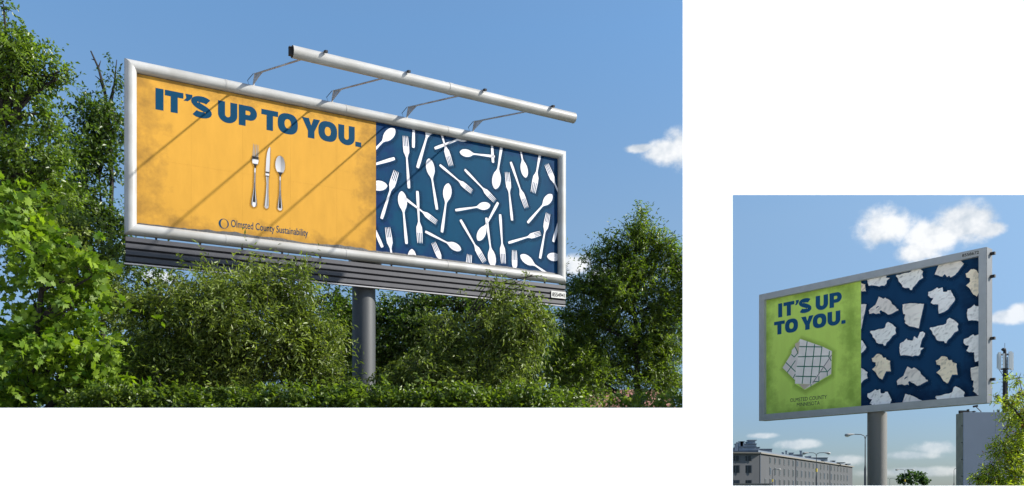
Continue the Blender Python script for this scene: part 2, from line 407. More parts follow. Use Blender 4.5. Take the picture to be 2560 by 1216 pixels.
# ================================================================== the long billboard
LB = Board((-10.149, 23.031, 6.895), .554, R(2), 14.104, 4.6)
upole = LB.uv(927, 680)[0]
pole_c = LB.pt(upole, 0, -.55)
root = empty('billboard', (pole_c[0], pole_c[1], 2.6))
tag(root, 'long yellow and blue billboard with white plastic cutlery print and tube lamp above', 'billboard')
M_WHITE = mat('weathered_white_paint', (.34, .34, .33), .38, var=.14, scale=1.4, col2=(.27, .263, .245), bump=.05)
M_POLE = mat('grey_pole_paint', (.050, .054, .057), .5, var=.18, scale=2.0, bump=.08, bscale=60, streak=True)
M_CHAR = mat('charcoal_sheet_metal', (.038, .038, .046), .55, var=.2, scale=3)
M_GALV = mat('galvanised_steel', (.36, .37, .38), .5, metal=.2, var=.3, scale=2.5, col2=(.24, .20, .17))
M_DARK = mat('dark_backing', (.02, .02, .022), .9)
M_BLACK = mat('black_rubber', (.012, .012, .013), .7)
MB().tube([(pole_c[0], pole_c[1], 2.4), (pole_c[0], pole_c[1], 4.5), (pole_c[0], pole_c[1], LB.pt(upole, .6)[2])], .355, 40).build('pole', M_POLE, root, smooth=True)
rf = .152
cor = [(rf, rf), (LB.W - rf, rf), (LB.W - rf, LB.H - rf), (rf, LB.H - rf)]
for i in range(4):                                    # four tubes mitred at the corners
    (ua, va), (ub, vb) = cor[i], cor[(i + 1) % 4]; hor = i % 2 == 0
    mb = MB(); n = 28; rings = []
    for (uc, vc) in ((ua, va), (ub, vb)):
        for k in range(n):
            c, s_ = rf * math.cos(2 * math.pi * k / n), rf * math.sin(2 * math.pi * k / n)
            su = 1 if uc > LB.W / 2 else -1; sv = 1 if vc > LB.H / 2 else -1
            if hor: rings.append(LB.pt(uc + c * su * sv, vc + c, s_))
            else: rings.append(LB.pt(uc + c, vc + c * su * sv, s_))
    mb.add(rings, [(k, (k + 1) % n, n + (k + 1) % n, n + k) for k in range(n)])
    mb.build('frame_tube', M_WHITE, root, smooth=True)
for u in (2.6, 6.1, 9.5):                             # joint sleeves of the long tubes
    for v in (rf, LB.H - rf): MB().tube([LB.pt(u - .02, v), LB.pt(u + .02, v)], rf + .006, 28).build('frame_joint', M_WHITE, root, smooth=True)
bu0, bu1, bv0, bv1 = .27, LB.W - .27, .26, LB.H - .27
c0 = LB.pt((bu0 + bu1) / 2, (bv0 + bv1) / 2, -.06)
poster = MB().box(c0, LB.a * (bu1 - bu0) / 2, LB.n * .03, LB.b * (bv1 - bv0) / 2).build('poster', M_DARK, root)
YEL = (.43, .228, .036); NAVY = srgb(17, 84, 124)
M_YEL = sheet_material('yellow_poster_paper', YEL, (.21, .115, .028), LB.W, 1.0, [(0, .3, 1.3), (0, 7.05, 1.0), (1, 4.35, .6), (1, .3, .7)], .8)
M_BLU = sheet_material('blue_poster_paper', (.0035, .042, .088), (.005, .016, .075), LB.W, 4.0, [(0, 7.05, 1.4), (0, 13.8, .8), (1, .3, .8), (1, 4.3, .4)], .8, blotch=(.004, .031, .078))
usplit = LB.uv(940, 460, -.02)[0]
PO = -.02                                             # the paper lies 2 cm behind the middle of the frame tubes
sv = LB.uv(345, 393, PO)[1]
rs = random.Random(3)
ycols = [.30] + [LB.uv(x, 450, PO)[0] for x in (478, 606, 726, 842)] + [usplit]
bcols = [usplit + (LB.W - .30 - usplit) * k / 5 for k in range(6)]
vtop, vbot = LB.H - .315, .315
for cols, mm in ((ycols, M_YEL), (bcols, M_BLU)):
    for i in range(5):
        for va, vb in ((vbot, sv), (sv, vtop)):
            g = .0008; sheet(LB, cols[i] + g, cols[i + 1] - g, va + g, vb - g, mm, poster, root, PO, rs.uniform(-.001, .001))
class Shift:                                          # board whose printing plane is the paper
    def __init__(s, B, o): s.B, s.o = B, o; s.W, s.H = B.W, B.H
    def pt(s, u, v, o=0): return s.B.pt(u, v, o + s.o)
    def uv(s, px, py): return s.B.uv(px, py, s.o)
LP = Shift(LB, PO + .0012)
def z2(x, y): return LP.uv(300 + x / 2.2515, 100 + y / 2.2515)
lx = [('I', 200, 245), ('T', 253, 357), ("'", 352, 408), ('S', 398, 519), ('U', 552, 660), ('P', 669, 771), ('T', 796, 890),
      ('O', 888, 1001), ('Y', 1024, 1126), ('O', 1117, 1222), ('U', 1229, 1321), ('.', 1325, 1358)]
def line_y(x, y0, x0, y1, x1_): return y0 + (x - x0) * (y1 - y0) / (x1_ - x0)
gl = [(c, z2(a, line_y(a, 340, 222, 545, 1275))[0], z2(b, line_y(b, 340, 222, 545, 1275))[0]) for c, a, b in lx]
hv0 = (z2(200, 389)[1] + z2(1340, 604)[1]) / 2; hv1 = (z2(200, 268)[1] + z2(1275, 484)[1]) / 2
YR = (.30, usplit, vbot, vtop); BR = (usplit + .004, LB.W - .30, vbot, vtop)
headline(LP, gl, hv0, hv1, (.003, .036, .078), poster, root, YR)
# small line with the open ring
ring_c = z2(584, 1035); rr = (z2(584, 1008)[1] - z2(584, 1064)[1]) / 2
pr = Print(LP, YR); pr.poly([[ring_c + rr * np.array([math.cos(t), math.sin(t)]) for t in np.linspace(0, 2 * math.pi, 48)[:-1]],
                             [ring_c + np.array([.012, 0]) + rr * np.array([.68 * math.cos(t), .92 * math.sin(t)]) for t in np.linspace(0, 2 * math.pi, 48)[:-1]]], (.003, .036, .078), .005)
pr.build('emblem', INK, poster, root)
ta, tb = z2(625, 1045), z2(1058, 1092)
text_piece(LP, 'Olmsted County Sustainability', ta[0], tb[0], (z2(640, 1053)[1] + z2(1000, 1100)[1]) / 2, .205, (.003, .036, .078), poster, root, bold=.006)
# plastic cutlery
def outline(prof, side=True):
    l = [(t, -w) for t, w in prof]; r = [(t, w) for t, w in prof][::-1]; return l + r
FORK_H = [(0, .020), (.015, .028), (.12, .032), (.30, .026), (.50, .019), (.585, .018), (.64, .036), (.69, .060), (.80, .066)]
SPOON = [(0, .020), (.015, .028), (.12, .032), (.30, .026), (.50, .019), (.60, .019), (.65, .038), (.70, .068), (.76, .088), (.83, .094), (.90, .084), (.95, .062), (.98, .038), (1, .008)]
KNIFE = SPOON
def cutlery(kind, head, tail, parent, root):
    h, t = np.array(head), np.array(tail); ax = h - t; L = np.linalg.norm(ax); ax /= L; sd = np.array([-ax[1], ax[0]])
    W = L                                             # widths are given as a share of the length
    tr = lambda p: t + ax * p[0] * L + sd * p[1] * W
    pr, sh = Print(LP, BR), Print(LP, BR)
    vary = rs.uniform(.96, 1.02)
    white = lambda q: tuple(c * vary * (.97 + .05 * mnoise.noise(Vector((q[0] * 9, q[1] * 9, 0)))) for c in (.60, .59, .615))
    if kind == 'f':
        body = [tr(p) for p in outline(FORK_H)]
        pr.poly([body], None, shade=white)
        for k in range(4):
            c = -.054 + k * .036; tip = c * .90
            pr.poly([[tr(p) for p in ((.795, c - .0105), (.96, tip - .0075), (1.0, tip - .003), (1.0, tip + .003), (.96, tip + .0075), (.795, c + .0105))]], None, shade=white)
        ol = [tr(p) for p in outline(FORK_H + [(1.0, .050)])]
    else:
        ol = [tr(p) for p in outline(SPOON)]
        pr.poly([ol], None, shade=white)
        inner = [(t_, w_ * .72) for t_, w_ in SPOON if .66 < t_ < .985]
        pr.poly([[tr(p) for p in outline(inner)]], None, o=.005, shade=lambda q: tuple(c * vary * (.82 + .25 * (np.dot(q - tr((.83, 0)), sd) / W) / .08 * .2) for c in (.60, .59, .615)))
        pr.poly([[tr((.79 + .022 * math.cos(t_), .018 + .012 * math.sin(t_))) for t_ in np.linspace(0, 6.28, 9)[:-1]]], (.70, .69, .70), o=.006)
    sh.shadow(ol, np.array([.035, -.035]), .11, (.004, .022, .055), .55, o=.002)
    sh.build('printed_shadow', INK_S, poster, root)
    pr.build('printed_fork' if kind == 'f' else 'printed_spoon', INK, poster, root)
def r1(x, y): return LP.uv(930 + x / 3.378, 300 + y / 3.378)
def r2(x, y): return LP.uv(1150 + x / 3.286, 330 + y / 3.286)
CUT = [('s', r1(192, 76), r1(-70, 350)), ('f', r1(281, 136), r1(312, 579)), ('f', r1(357, -200), r1(349, 236)), ('s', r1(512, -20), r1(384, 406)),
       ('s', r1(835, 125), r1(528, 242)), ('f', r1(668, 390), r1(545, -20)), ('s', r2(-2, 168), r2(286, 203)), ('s', r2(248, -160), r2(271, 254)),
       ('f', r1(-190, 440), r1(192, 326)), ('f', r1(206, 433), r1(80, 836)), ('s', r1(129, 556), r1(-300, 556)), ('s', r1(250, 603), r1(292, 1049)),
       ('f', r1(405, 1042), r1(383, 601)), ('f', r1(547, 868), r1(254, 645)), ('s', r1(480, 327), r1(549, 759)), ('f', LP.uv(1180, 480), r1(571, 380)),
       ('s', r1(646, 537), r1(590, 951)), ('s', r1(752, 1098), r1(449, 943)), ('f', r1(131, 907), r1(195, 1340)), ('s', r1(-110, 620), r1(88, 1077)),
       ('s', r1(337, 1092), r1(345, 1530)), ('f', r1(518, 1036), r1(672, 1400)), ('f', r2(78, 1008), r2(40, 1420)),
       ('s', r2(248, 602), LP.uv(1138, 526)), ('f', r2(287, 568), r2(38, 309)), ('s', r2(288, 470), r2(352, 50)), ('f', r2(387, 330), r2(428, 729)),
       ('f', r2(547, 625), r2(416, 247)), ('s', r2(540, 377), r2(470, 0)), ('f', r2(600, 500), r2(675, 85)), ('f', r2(710, 266), r2(870, 640)),
       ('s', r2(757, 516), r2(554, 748)), ('f', r2(724, 669), r2(657, 1041)), ('f', r2(663, 832), r2(397, 912)), ('s', r2(880, 500), r2(766, 904)),
       ('s', r2(715, 1024), r2(1010, 1045)), ('s', r2(496, 1014), r2(790, 1215)), ('f', r2(447, 972), r2(452, 1380)), ('f', r2(357, 1083), r2(329, 677)),
       ('s', r2(272, 1110), r2(216, 705)), ('s', r2(146, 893), r2(313, 580)), ('f', r2(202, 1070), r2(3, 722))]
for it in CUT: cutlery(*it, poster, root)
# the printed steel fork, knife and spoon
def r3(x, y): return LP.uv(600 + x / 6.08, 340 + y / 6.08)
def steel(kind, top, bot, prof, bands, name):
    T_, B_ = r3(*top), r3(*bot); ax = B_ - T_; L = np.linalg.norm(ax); ax /= L; sd = np.array([-ax[1], ax[0]]) * -1
    tr = lambda t, w: T_ + ax * t * L + sd * w * L
    pr, sh = Print(LP, YR), Print(LP, YR)
    def col_at(t, s_):
        for t0, t1, f in bands:
            if t0 <= t <= t1: return f((t - t0) / (t1 - t0), s_)
        return .5
    ts = np.unique(np.concatenate([[p[0] for p in prof], np.linspace(prof[0][0], prof[-1][0], 60)]))
    ws = np.interp(ts, [p[0] for p in prof], [p[1] for p in prof]); cs = np.interp(ts, [p[0] for p in prof], [p[2] if len(p) > 2 else 0 for p in prof])
    K = 9
    for k in range(K):
        s0, s1 = -1 + 2 * k / K, -1 + 2 * (k + 1) / K; sm = (s0 + s1) / 2
        g = [col_at(t, sm) for t in ts]; c = [(x * .62, x * .62, x * .64) for x in g]
        pr.quadstrip([tr(t, cc + w * s0) for t, w, cc in zip(ts, ws, cs)], [tr(t, cc + w * s1) for t, w, cc in zip(ts, ws, cs)], c, c)
    ol = [tr(t, cc - w) for t, w, cc in zip(ts, ws, cs)] + [tr(t, cc + w) for t, w, cc in zip(ts, ws, cs)][::-1]
    if kind == 'fork':
        for k in range(4):
            c = -.037 + k * .0247
            for j in range(3):
                a0, a1 = c - .0088 + j * .0059, c - .0088 + (j + 1) * .0059; g = (.18, .62, .12)[j]
                pr.poly([[tr(.205, a0), tr(.205, a1), tr(0.02, c * .98 + (a1 - c) * .45), tr(.0, c * .98), tr(0.02, c * .98 + (a0 - c) * .45)]], (g * .62, g * .62, g * .62))
    sh.shadow(ol, np.array([-.015, -.02]), .05, (.20, .10, .015), .6)
    sh.build('printed_shadow', INK_S, poster, root); pr.build(name, INK, poster, root)
edge = lambda s_: .10 if abs(s_) > .82 else None
def handle(t, s_):
    if abs(s_) > .85: return .12
    if s_ < -.45: return .72
    if s_ > .5: return .60
    return .04 if t > .35 else .18
steel('fork', (240, 122), (212, 1082), [(.20, .050), (.27, .050), (.31, .042), (.345, .018), (.38, .010), (.45, .010), (.55, .010), (.70, .014), (.80, .026), (.90, .042), (.96, .046), (.985, .036), (1, .01)],
      [(.20, .25, lambda t, s_: .05), (.25, .31, lambda t, s_: .75 if abs(s_) < .9 else .3), (.31, .38, lambda t, s_: .03), (.38, .45, lambda t, s_: .7), (.45, .93, handle), (.93, 1.01, lambda t, s_: .8 if abs(s_) < .6 else .2)], 'printed_steel_fork')
steel('knife', (440, 170), (402, 1106), [(0, .004, -.016), (.03, .016, -.008), (.10, .025, .001), (.20, .031, .004), (.40, .031, .006), (.48, .028, .008), (.50, .023, .008), (.60, .018), (.75, .022), (.88, .032), (.95, .036), (.985, .028), (1, .008)],
      [(0, .40, lambda t, s_: .66 if s_ > -.8 else .4), (.40, .43, lambda t, s_: .05), (.43, .47, lambda t, s_: .8), (.47, .485, lambda t, s_: .04), (.485, .95, lambda t, s_: (.1, .75, .3, .06, .3, .7, .6, .4, .1)[min(8, int((s_ + 1) * 4.5))]), (.95, 1.01, lambda t, s_: .45)], 'printed_steel_knife')
steel('spoon', (612, 305), (607, 1136), [(0, .012), (.02, .046), (.06, .070), (.12, .086), (.18, .090), (.24, .082), (.29, .060), (.32, .034), (.36, .014), (.40, .010), (.55, .010), (.70, .016), (.80, .028), (.90, .042), (.95, .046), (.985, .034), (1, .01)],
      [(0, .30, lambda t, s_: .26 + .22 * (s_ + 1) * .5 + .32 * t if s_ > -.1 else .20 + .30 * t), (.30, .375, lambda t, s_: .03), (.375, .45, lambda t, s_: .65), (.45, .96, handle), (.96, 1.01, lambda t, s_: .6)], 'printed_steel_spoon')
# torn black edge of the sheeting along the bottom of the poster
mb = MB(); us = np.linspace(.33, LB.W - .33, 160); vs_ = []
for u in us: vs_.append(.335 + max(0, .05 + .07 * mnoise.noise(Vector((u * .9, 3, 1))) + .04 * mnoise.noise(Vector((u * 4, 0, 2)))) * (.3 if u < 1.5 else 1) * (.45 if u > 9 else 1))
mb.add([LB.pt(u, .27, PO + .03) for u in us] + [LB.pt(u, v, PO + .012) for u, v in zip(us, vs_)], [(i, i + 1, 161 + i, 160 + i) for i in range(159)])
mb.build('torn_edge', mat('torn_black_sheeting', (.03, .03, .03), .6, var=.5, scale=8, bump=.5, bscale=20), root)
# corrugated skirt under the frame
sk1, sk0 = -.035, LB.uv(420, 669)[1] * .5 + LB.uv(1300, 752)[1] * .5
nsl = 4; hs = (sk1 - sk0) / nsl
for k in range(nsl):
    v = sk0 + k * hs; prof = [(v + .002, -.06), (v + hs * .08, -.06), (v + hs * .26, .02), (v + hs * .90, .02), (v + hs * .998, -.06)]
    mb = MB(); pts = []
    for (vv, oo) in prof: pts += [LB.pt(0.03, vv, oo), LB.pt(LB.W - .0, vv, oo)]
    for (vv, oo) in prof: pts += [LB.pt(0.03, vv, oo - .012), LB.pt(LB.W - .0, vv, oo - .012)]
    m_ = len(prof); fs = []
    for i in range(m_ - 1): fs += [(2 * i, 2 * i + 1, 2 * i + 3, 2 * i + 2), (2 * m_ + 2 * i + 2, 2 * m_ + 2 * i + 3, 2 * m_ + 2 * i + 1, 2 * m_ + 2 * i)]
    fs += [(0, 2 * m_, 2 * m_ + 1, 1), (2 * m_ - 2, 2 * m_ - 1, 4 * m_ - 1, 4 * m_ - 2)]
    mb.add(pts, fs).build('corrugated_slat', M_CHAR, root)
MB().box(LB.pt(LB.W / 2, sk0 - .02, -.03), LB.a * LB.W / 2, LB.n * .05, LB.b * .016).build('bottom_flange', mat('flange_white', (.30, .30, .31), .5), root)
for k in range(12):
    u = .8 + k * (LB.W - 1.6) / 11; MB().box(LB.pt(u, sk1 / 2, -.08), LB.a * .025, LB.n * .015, LB.b * (abs(sk1) / 2 + .10)).build('skirt_bracket', M_DARK, root)
mb = MB()
for k in range(4): mb.box(LB.pt(LB.W / 2, .5 + k * 1.2, -.30), LB.a * (LB.W / 2 - .1), LB.n * .05, LB.b * .06)
mb.box(LB.pt(upole, 2.0, -.45), LB.a * .5, LB.n * .10, LB.b * 2.0)
mb.build('back_truss', M_GALV, root)
mb = MB().box(LB.pt(LB.W / 2, LB.H / 2, -.17), LB.a * (LB.W / 2 - .2), LB.n * .02, LB.b * (LB.H / 2 - .2)); mb.build('back_panel', M_CHAR, root)
# number plate on the skirt
pc, pw = LB.uv(1396.5, 737.5, .05), abs(LB.uv(1414, 740, .05)[0] - LB.uv(1378, 736, .05)[0]); ph = abs(LB.uv(1396, 729, .05)[1] - LB.uv(1396, 746, .05)[1])
pc[0] = min(pc[0], LB.W - pw / 2 - .01)
plate = MB().box(LB.pt(pc[0], pc[1], .045), LB.a * pw / 2, LB.n * .006, LB.b * ph / 2).build('number_plate', mat('plate_white', (.42, .42, .40), .5), root)
text_piece(LB, '8554941', pc[0] - pw * .44, pc[0] + pw * .44, pc[1] - ph * .30, ph * .60, (.02, .02, .02), plate, root, o=.054, bold=.02)
# tube lamp on four arms
LT, HT = 4.0, LB.H - .80
mb = MB(); rt = .145
A0, A1 = LB.pt(3.20, HT, LT), LB.pt(11.58, HT, LT); dt = nrm(A1 - A0)
mb.tube([A0, A0 + dt * 4.3], rt, 28, caps=False); mb.tube([A0 + dt * 4.32, A1], rt, 28, caps=False)
lamp = mb.build('lamp_tube', M_WHITE, root, smooth=True)
MB().tube([A0 + dt * 4.25, A0 + dt * 4.37], rt + .008, 28).build('tube_joint', M_WHITE, lamp, smooth=True, root=root)
mb = MB(); mb.tube([A1 - dt * .01, A1 + dt * .015], rt + .004, 28); mb.build('end_cap', M_WHITE, lamp, smooth=True, root=root)
mb = MB(); mb.tube([A0 + dt * .12, A0 + dt * .14], rt - .004, 20)
for s_ in (-1, 1): mb.box(A0 + dt * .02 + np.array([0, 0, s_ * .09]), dt * .10, LB.n * .05, LB.b * .012)
mb.box(A0 - dt * .02, dt * .07, LB.n * .012, LB.b * .10); mb.build('open_end', M_BLACK, lamp, root=root)
for ub, ut in ((3.35, 3.95), (5.66, 6.18), (8.08, 8.46), (10.42, 10.71)):
    p0, p1 = LB.pt(ub, LB.H - .06, .04), LB.pt(ub + .04, LB.H + .30, .10); p2 = LB.pt(ut, HT + .15, LT - .02); p3 = p2 + nrm(p2 - p1) * .22
    mb = MB(); mb.tube([p1, p2], .023, 6); mb.tube([p2, p3], .023, 6)
    arm = mb.build('lamp_arm', M_GALV, root)
    mb = MB(); mb.tube([p0, p1 + np.array([0, 0, .02])], .026, 6); mb.add([p0, p1, p1 + (p2 - p1) * .13, p0 + LB.b * .05 + LB.n * .02], [(0, 1, 2, 3)])
    mb.tube([p1 + (p2 - p1) * .13, p0 + LB.b * .10 + LB.n * .03], .014, 5); mb.build('arm_bracket', M_GALV, arm, root=root)
    mb = MB(); mb.tube([p0 - LB.a * .10, p0 - LB.a * .16 + LB.b * .16, p1 - LB.a * .05], .010, 4); mb.build('cable', M_BLACK, arm, root=root)
    mb = MB(); mb.box(p3 + LB.b * .0, nrm(p3 - p2) * .05, LB.a * .03, LB.b * .03); mb.build('clamp', M_DARK, arm, root=root)

# ================================================================== the framed billboard over the street
RB = Board((6.663, 23.74, 2.076), -.888, 0, 5.848, 3.4)
ur = RB.uv(2178, 1035)[0]; pr_c = RB.pt(ur, 0, -.28)
root2 = empty('billboard', (pr_c[0], pr_c[1], 0))
tag(root2, 'grey framed green and navy billboard with crumpled paper print on a round post', 'billboard')
M_ALU = mat('grey_aluminium', (.40, .41, .41), .45, metal=.0, var=.10, scale=5, bump=.03)
M_ALUD = mat('shaded_side_grey', (.08, .09, .10), .5, var=.15, scale=4)  # darker copy of the frame grey, with the side's shade in its colour
fw = .165; fd = .10
def uvf(c): return RB.uv(*c)
for i in range(4):                                    # frame bars mitred at the corners
    C = [(0, 0), (RB.W, 0), (RB.W, RB.H), (0, RB.H)]; I_ = [(fw, fw), (RB.W - fw, fw), (RB.W - fw, RB.H - fw), (fw, RB.H - fw)]
    j = (i + 1) % 4; q = [C[i], C[j], I_[j], I_[i]]; g = .002
    cu, cv = sum(p[0] for p in q) / 4, sum(p[1] for p in q) / 4
    vs = [RB.pt(p[0], p[1], 0) for p in q] + [RB.pt(p[0], p[1], -fd) for p in q]
    MB().add(vs, [(0, 1, 2, 3), (7, 6, 5, 4), (0, 4, 5, 1), (1, 5, 6, 2), (2, 6, 7, 3), (3, 7, 4, 0)]).build('frame_bar', M_ALU, root2)
MB().box(RB.pt(RB.W / 2, RB.H / 2, -.19), RB.a * (RB.W / 2 - .004), RB.n * .085, RB.b * (RB.H / 2 - .004)).build('cabinet', M_ALUD, root2)
mb = MB()


MB().box(RB.pt(RB.W + .004, RB.H / 2, -.142), RB.a * .003, RB.n * .135, RB.b * (RB.H / 2 - .002)).build('shade_sheet', M_ALUD, root2)  # thin dark sheet added to give the sunlit side a shaded tone
for v in (3.28, 2.78, 1.42, .52):
    MB().box(RB.pt(RB.W + .05, v, -.20), RB.a * .05, RB.n * .03, RB.b * .03).build('clip', M_BLACK, root2)
MB().tube([(pr_c[0], pr_c[1], 0), (pr_c[0], pr_c[1], 1.0), (pr_c[0], pr_c[1], RB.pt(0, -.005)[2])], .225, 40).build('pole', mat('post_grey', (.15, .145, .135), .45, var=.12, scale=2, streak=True), root2, smooth=True)
PO2 = -.095
GRN = (.62, .83, .16); NV2 = (.011, .052, .125)
M_GRN = sheet_material('green_poster', GRN, (.24, .38, .06), RB.W, 7.0, [(0, .17, .5), (0, 2.6, .5), (1, .2, .4), (1, 3.25, .3)], .7)
M_NV2 = sheet_material('navy_poster', NV2, (.006, .018, .05), RB.W, 9.0, [(0, 5.7, .8), (1, .2, .7), (0, 2.7, .3)], .75)
poster2 = MB().box(RB.pt(RB.W / 2, RB.H / 2, PO2 - .015), RB.a * (RB.W / 2 - .1), RB.n * .006, RB.b * (RB.H / 2 - .1)).build('poster', M_DARK, root2)
us2 = RB.uv(2152.5, 870, PO2)[0]
sheet(RB, .12, us2, .12, RB.H - .12, M_GRN, poster2, root2, PO2); sheet(RB, us2, RB.W - .12, .12, RB.H - .12, M_NV2, poster2, root2, PO2)
RP = Shift(RB, PO2 + .0012)
def z6(x, y): return RP.uv(1895 + x / 3.578, 720 + y / 3.578)
GR = (.13, us2, .13, RB.H - .13); NR = (us2 + .003, RB.W - .13, .13, RB.H - .13)
L1 = [('I', 181, 217), ('T', 228, 325), ("'", 325, 367), ('S', 363, 481), ('U', 516, 627), ('P', 640, 750)]
L2 = [('T', 144, 240), ('O', 242, 358), ('Y', 386, 497), ('O', 490, 612), ('U', 622, 737), ('.', 746, 783)]
C_H = (.016, .095, .21)
headline(RP, [(c, z6(a, 190)[0], z6(b, 190)[0]) for c, a, b in L1], (z6(199, 263)[1] + z6(660, 180)[1]) / 2, (z6(199, 138)[1] + z6(620, 58)[1]) / 2, C_H, poster2, root2, GR)
headline(RP, [(c, z6(a, 320)[0], z6(b, 320)[0]) for c, a, b in L2], (z6(190, 418)[1] + z6(764, 320)[1]) / 2, (z6(160, 308)[1] + z6(736, 196)[1]) / 2, C_H, poster2, root2, GR)
text_piece(RP, 'OLMSTED COUNTY', z6(289, 1000)[0], z6(616, 980)[0], (z6(300, 1022)[1] + z6(600, 992)[1]) / 2, .098, (.004, .035, .07), poster2, root2, bold=.0)
text_piece(RP, 'MINNESOTA', z6(348, 1040)[0], z6(553, 1030)[0], (z6(350, 1062)[1] + z6(545, 1045)[1]) / 2, .098, (.004, .035, .07), poster2, root2, bold=.0)
# number label on the frame
pc = RB.uv(2426.5, 634.5); pw = .40; ph = .10
plate = MB().box(RB.pt(pc[0], RB.H - fw / 2, .003), RB.a * pw / 2, RB.n * .003, RB.b * ph / 2).build('number_plate', mat('plate_white', (.42, .42, .40), .5), root2)
text_piece(RB, '8558672', pc[0] - pw * .45, pc[0] + pw * .45, RB.H - fw / 2 - ph * .32, ph * .64, (.02, .02, .02), plate, root2, o=.008, bold=.02)
# crumpled papers
def q4(pts): return [(2140 + x / 6.079, 630 + y / 6.079) for x, y in pts]
def q5(pts): return [(2140 + x / 5.791, 820 + y / 5.791) for x, y in pts]
SHP = {
    'A': q4([(605, 370), (620, 350), (680, 345), (720, 330), (770, 320), (800, 318), (840, 300), (862, 235), (892, 212), (950, 240), (1020, 300), (1005, 340), (1020, 395), (960, 430), (925, 480), (865, 540), (850, 580), (825, 580), (810, 550), (740, 550), (705, 530), (690, 490), (650, 450), (640, 410)]),
    'B': q4([(1095, 665), (1100, 610), (1160, 590), (1235, 540), (1250, 560), (1275, 555), (1315, 540), (1322, 605), (1345, 610), (1390, 600), (1392, 583), (1440, 583), (1470, 640), (1505, 715), (1490, 760), (1440, 820), (1400, 875), (1340, 915), (1260, 940), (1250, 880), (1250, 800), (1180, 800), (1135, 775), (1165, 725), (1175, 705), (1130, 700)]),
    'C': q5([(590, 775), (615, 745), (690, 690), (745, 560), (810, 595), (840, 575), (925, 630), (940, 670), (1000, 720), (1015, 750), (1040, 755), (1042, 775), (1000, 790), (930, 830), (885, 840), (840, 805), (800, 790), (775, 770), (755, 785), (765, 828), (750, 820), (700, 832), (665, 815), (600, 828)]),
    'D': q5([(228, 440), (260, 425), (300, 380), (340, 378), (375, 395), (395, 435), (430, 430), (440, 460), (495, 480), (490, 510), (497, 560), (505, 632), (435, 630), (410, 690), (378, 750), (330, 720), (290, 650), (235, 600), (270, 570), (290, 545), (285, 500), (240, 490)]),
    'E': q4([(708, 802), (780, 788), (870, 783), (1035, 792), (1010, 900), (985, 1010), (955, 1162), (800, 1125), (740, 1078), (755, 1050), (735, 1025), (750, 955), (720, 945), (710, 890)]),
    'F': q5([(628, 290), (640, 225), (690, 200), (735, 155), (750, 180), (820, 185), (845, 118), (890, 155), (925, 65), (965, 52), (1000, 80), (985, 130), (955, 170), (925, 285), (985, 290), (960, 310), (935, 330), (930, 375), (900, 405), (850, 400), (815, 415), (750, 400), (700, 395), (650, 403), (635, 360)]),
    'G': q4([(1195, 345), (1265, 175), (1290, 110), (1540, 80), (1640, 180), (1560, 290), (1510, 350), (1435, 390), (1425, 365), (1400, 370), (1385, 385), (1350, 340), (1310, 378)]),
    'H': q5([(672, 1090), (712, 957), (780, 970), (860, 1005), (970, 1062), (985, 1200), (672, 1200)]),
}
COLS = {'A': (.96, .93, .87), 'B': (.95, .92, .88), 'C': (.84, .76, .68), 'D': (.95, .81, .60), 'E': (.92, .85, .76), 'F': (.96, .93, .89), 'G': (.84, .78, .70), 'H': (.84, .79, .73)}
PL = [('F', 2168, 2227, 655, 717), ('A', None), ('G', None), ('D', 2414, 2466, 673, 742), ('C', 2172, 2246, 742, 787), ('E', None), ('B', None),
      ('F', 2417, 2483, 745, 804), ('D', 2118, 2165, 700, 742), ('E', 2113, 2166.5, 760, 823), ('A', 2175, 2240.5, 805.5, 864.5), ('A', 2324, 2396, 795, 858),
      ('F', None), ('B', 2409, 2480, 836, 905.5), ('B', 2099, 2166, 846, 897), ('D', None), ('D', 2339.5, 2394, 891, 959), ('C', None),
      ('A', 2098, 2169.5, 918, 974), ('E', 2427, 2485, 916, 996), ('B', 2168.5, 2229, 973.5, 1034), ('H', None), ('A', 2338, 2412, 966, 1030)]
LT2 = nrm([-.6, .7])
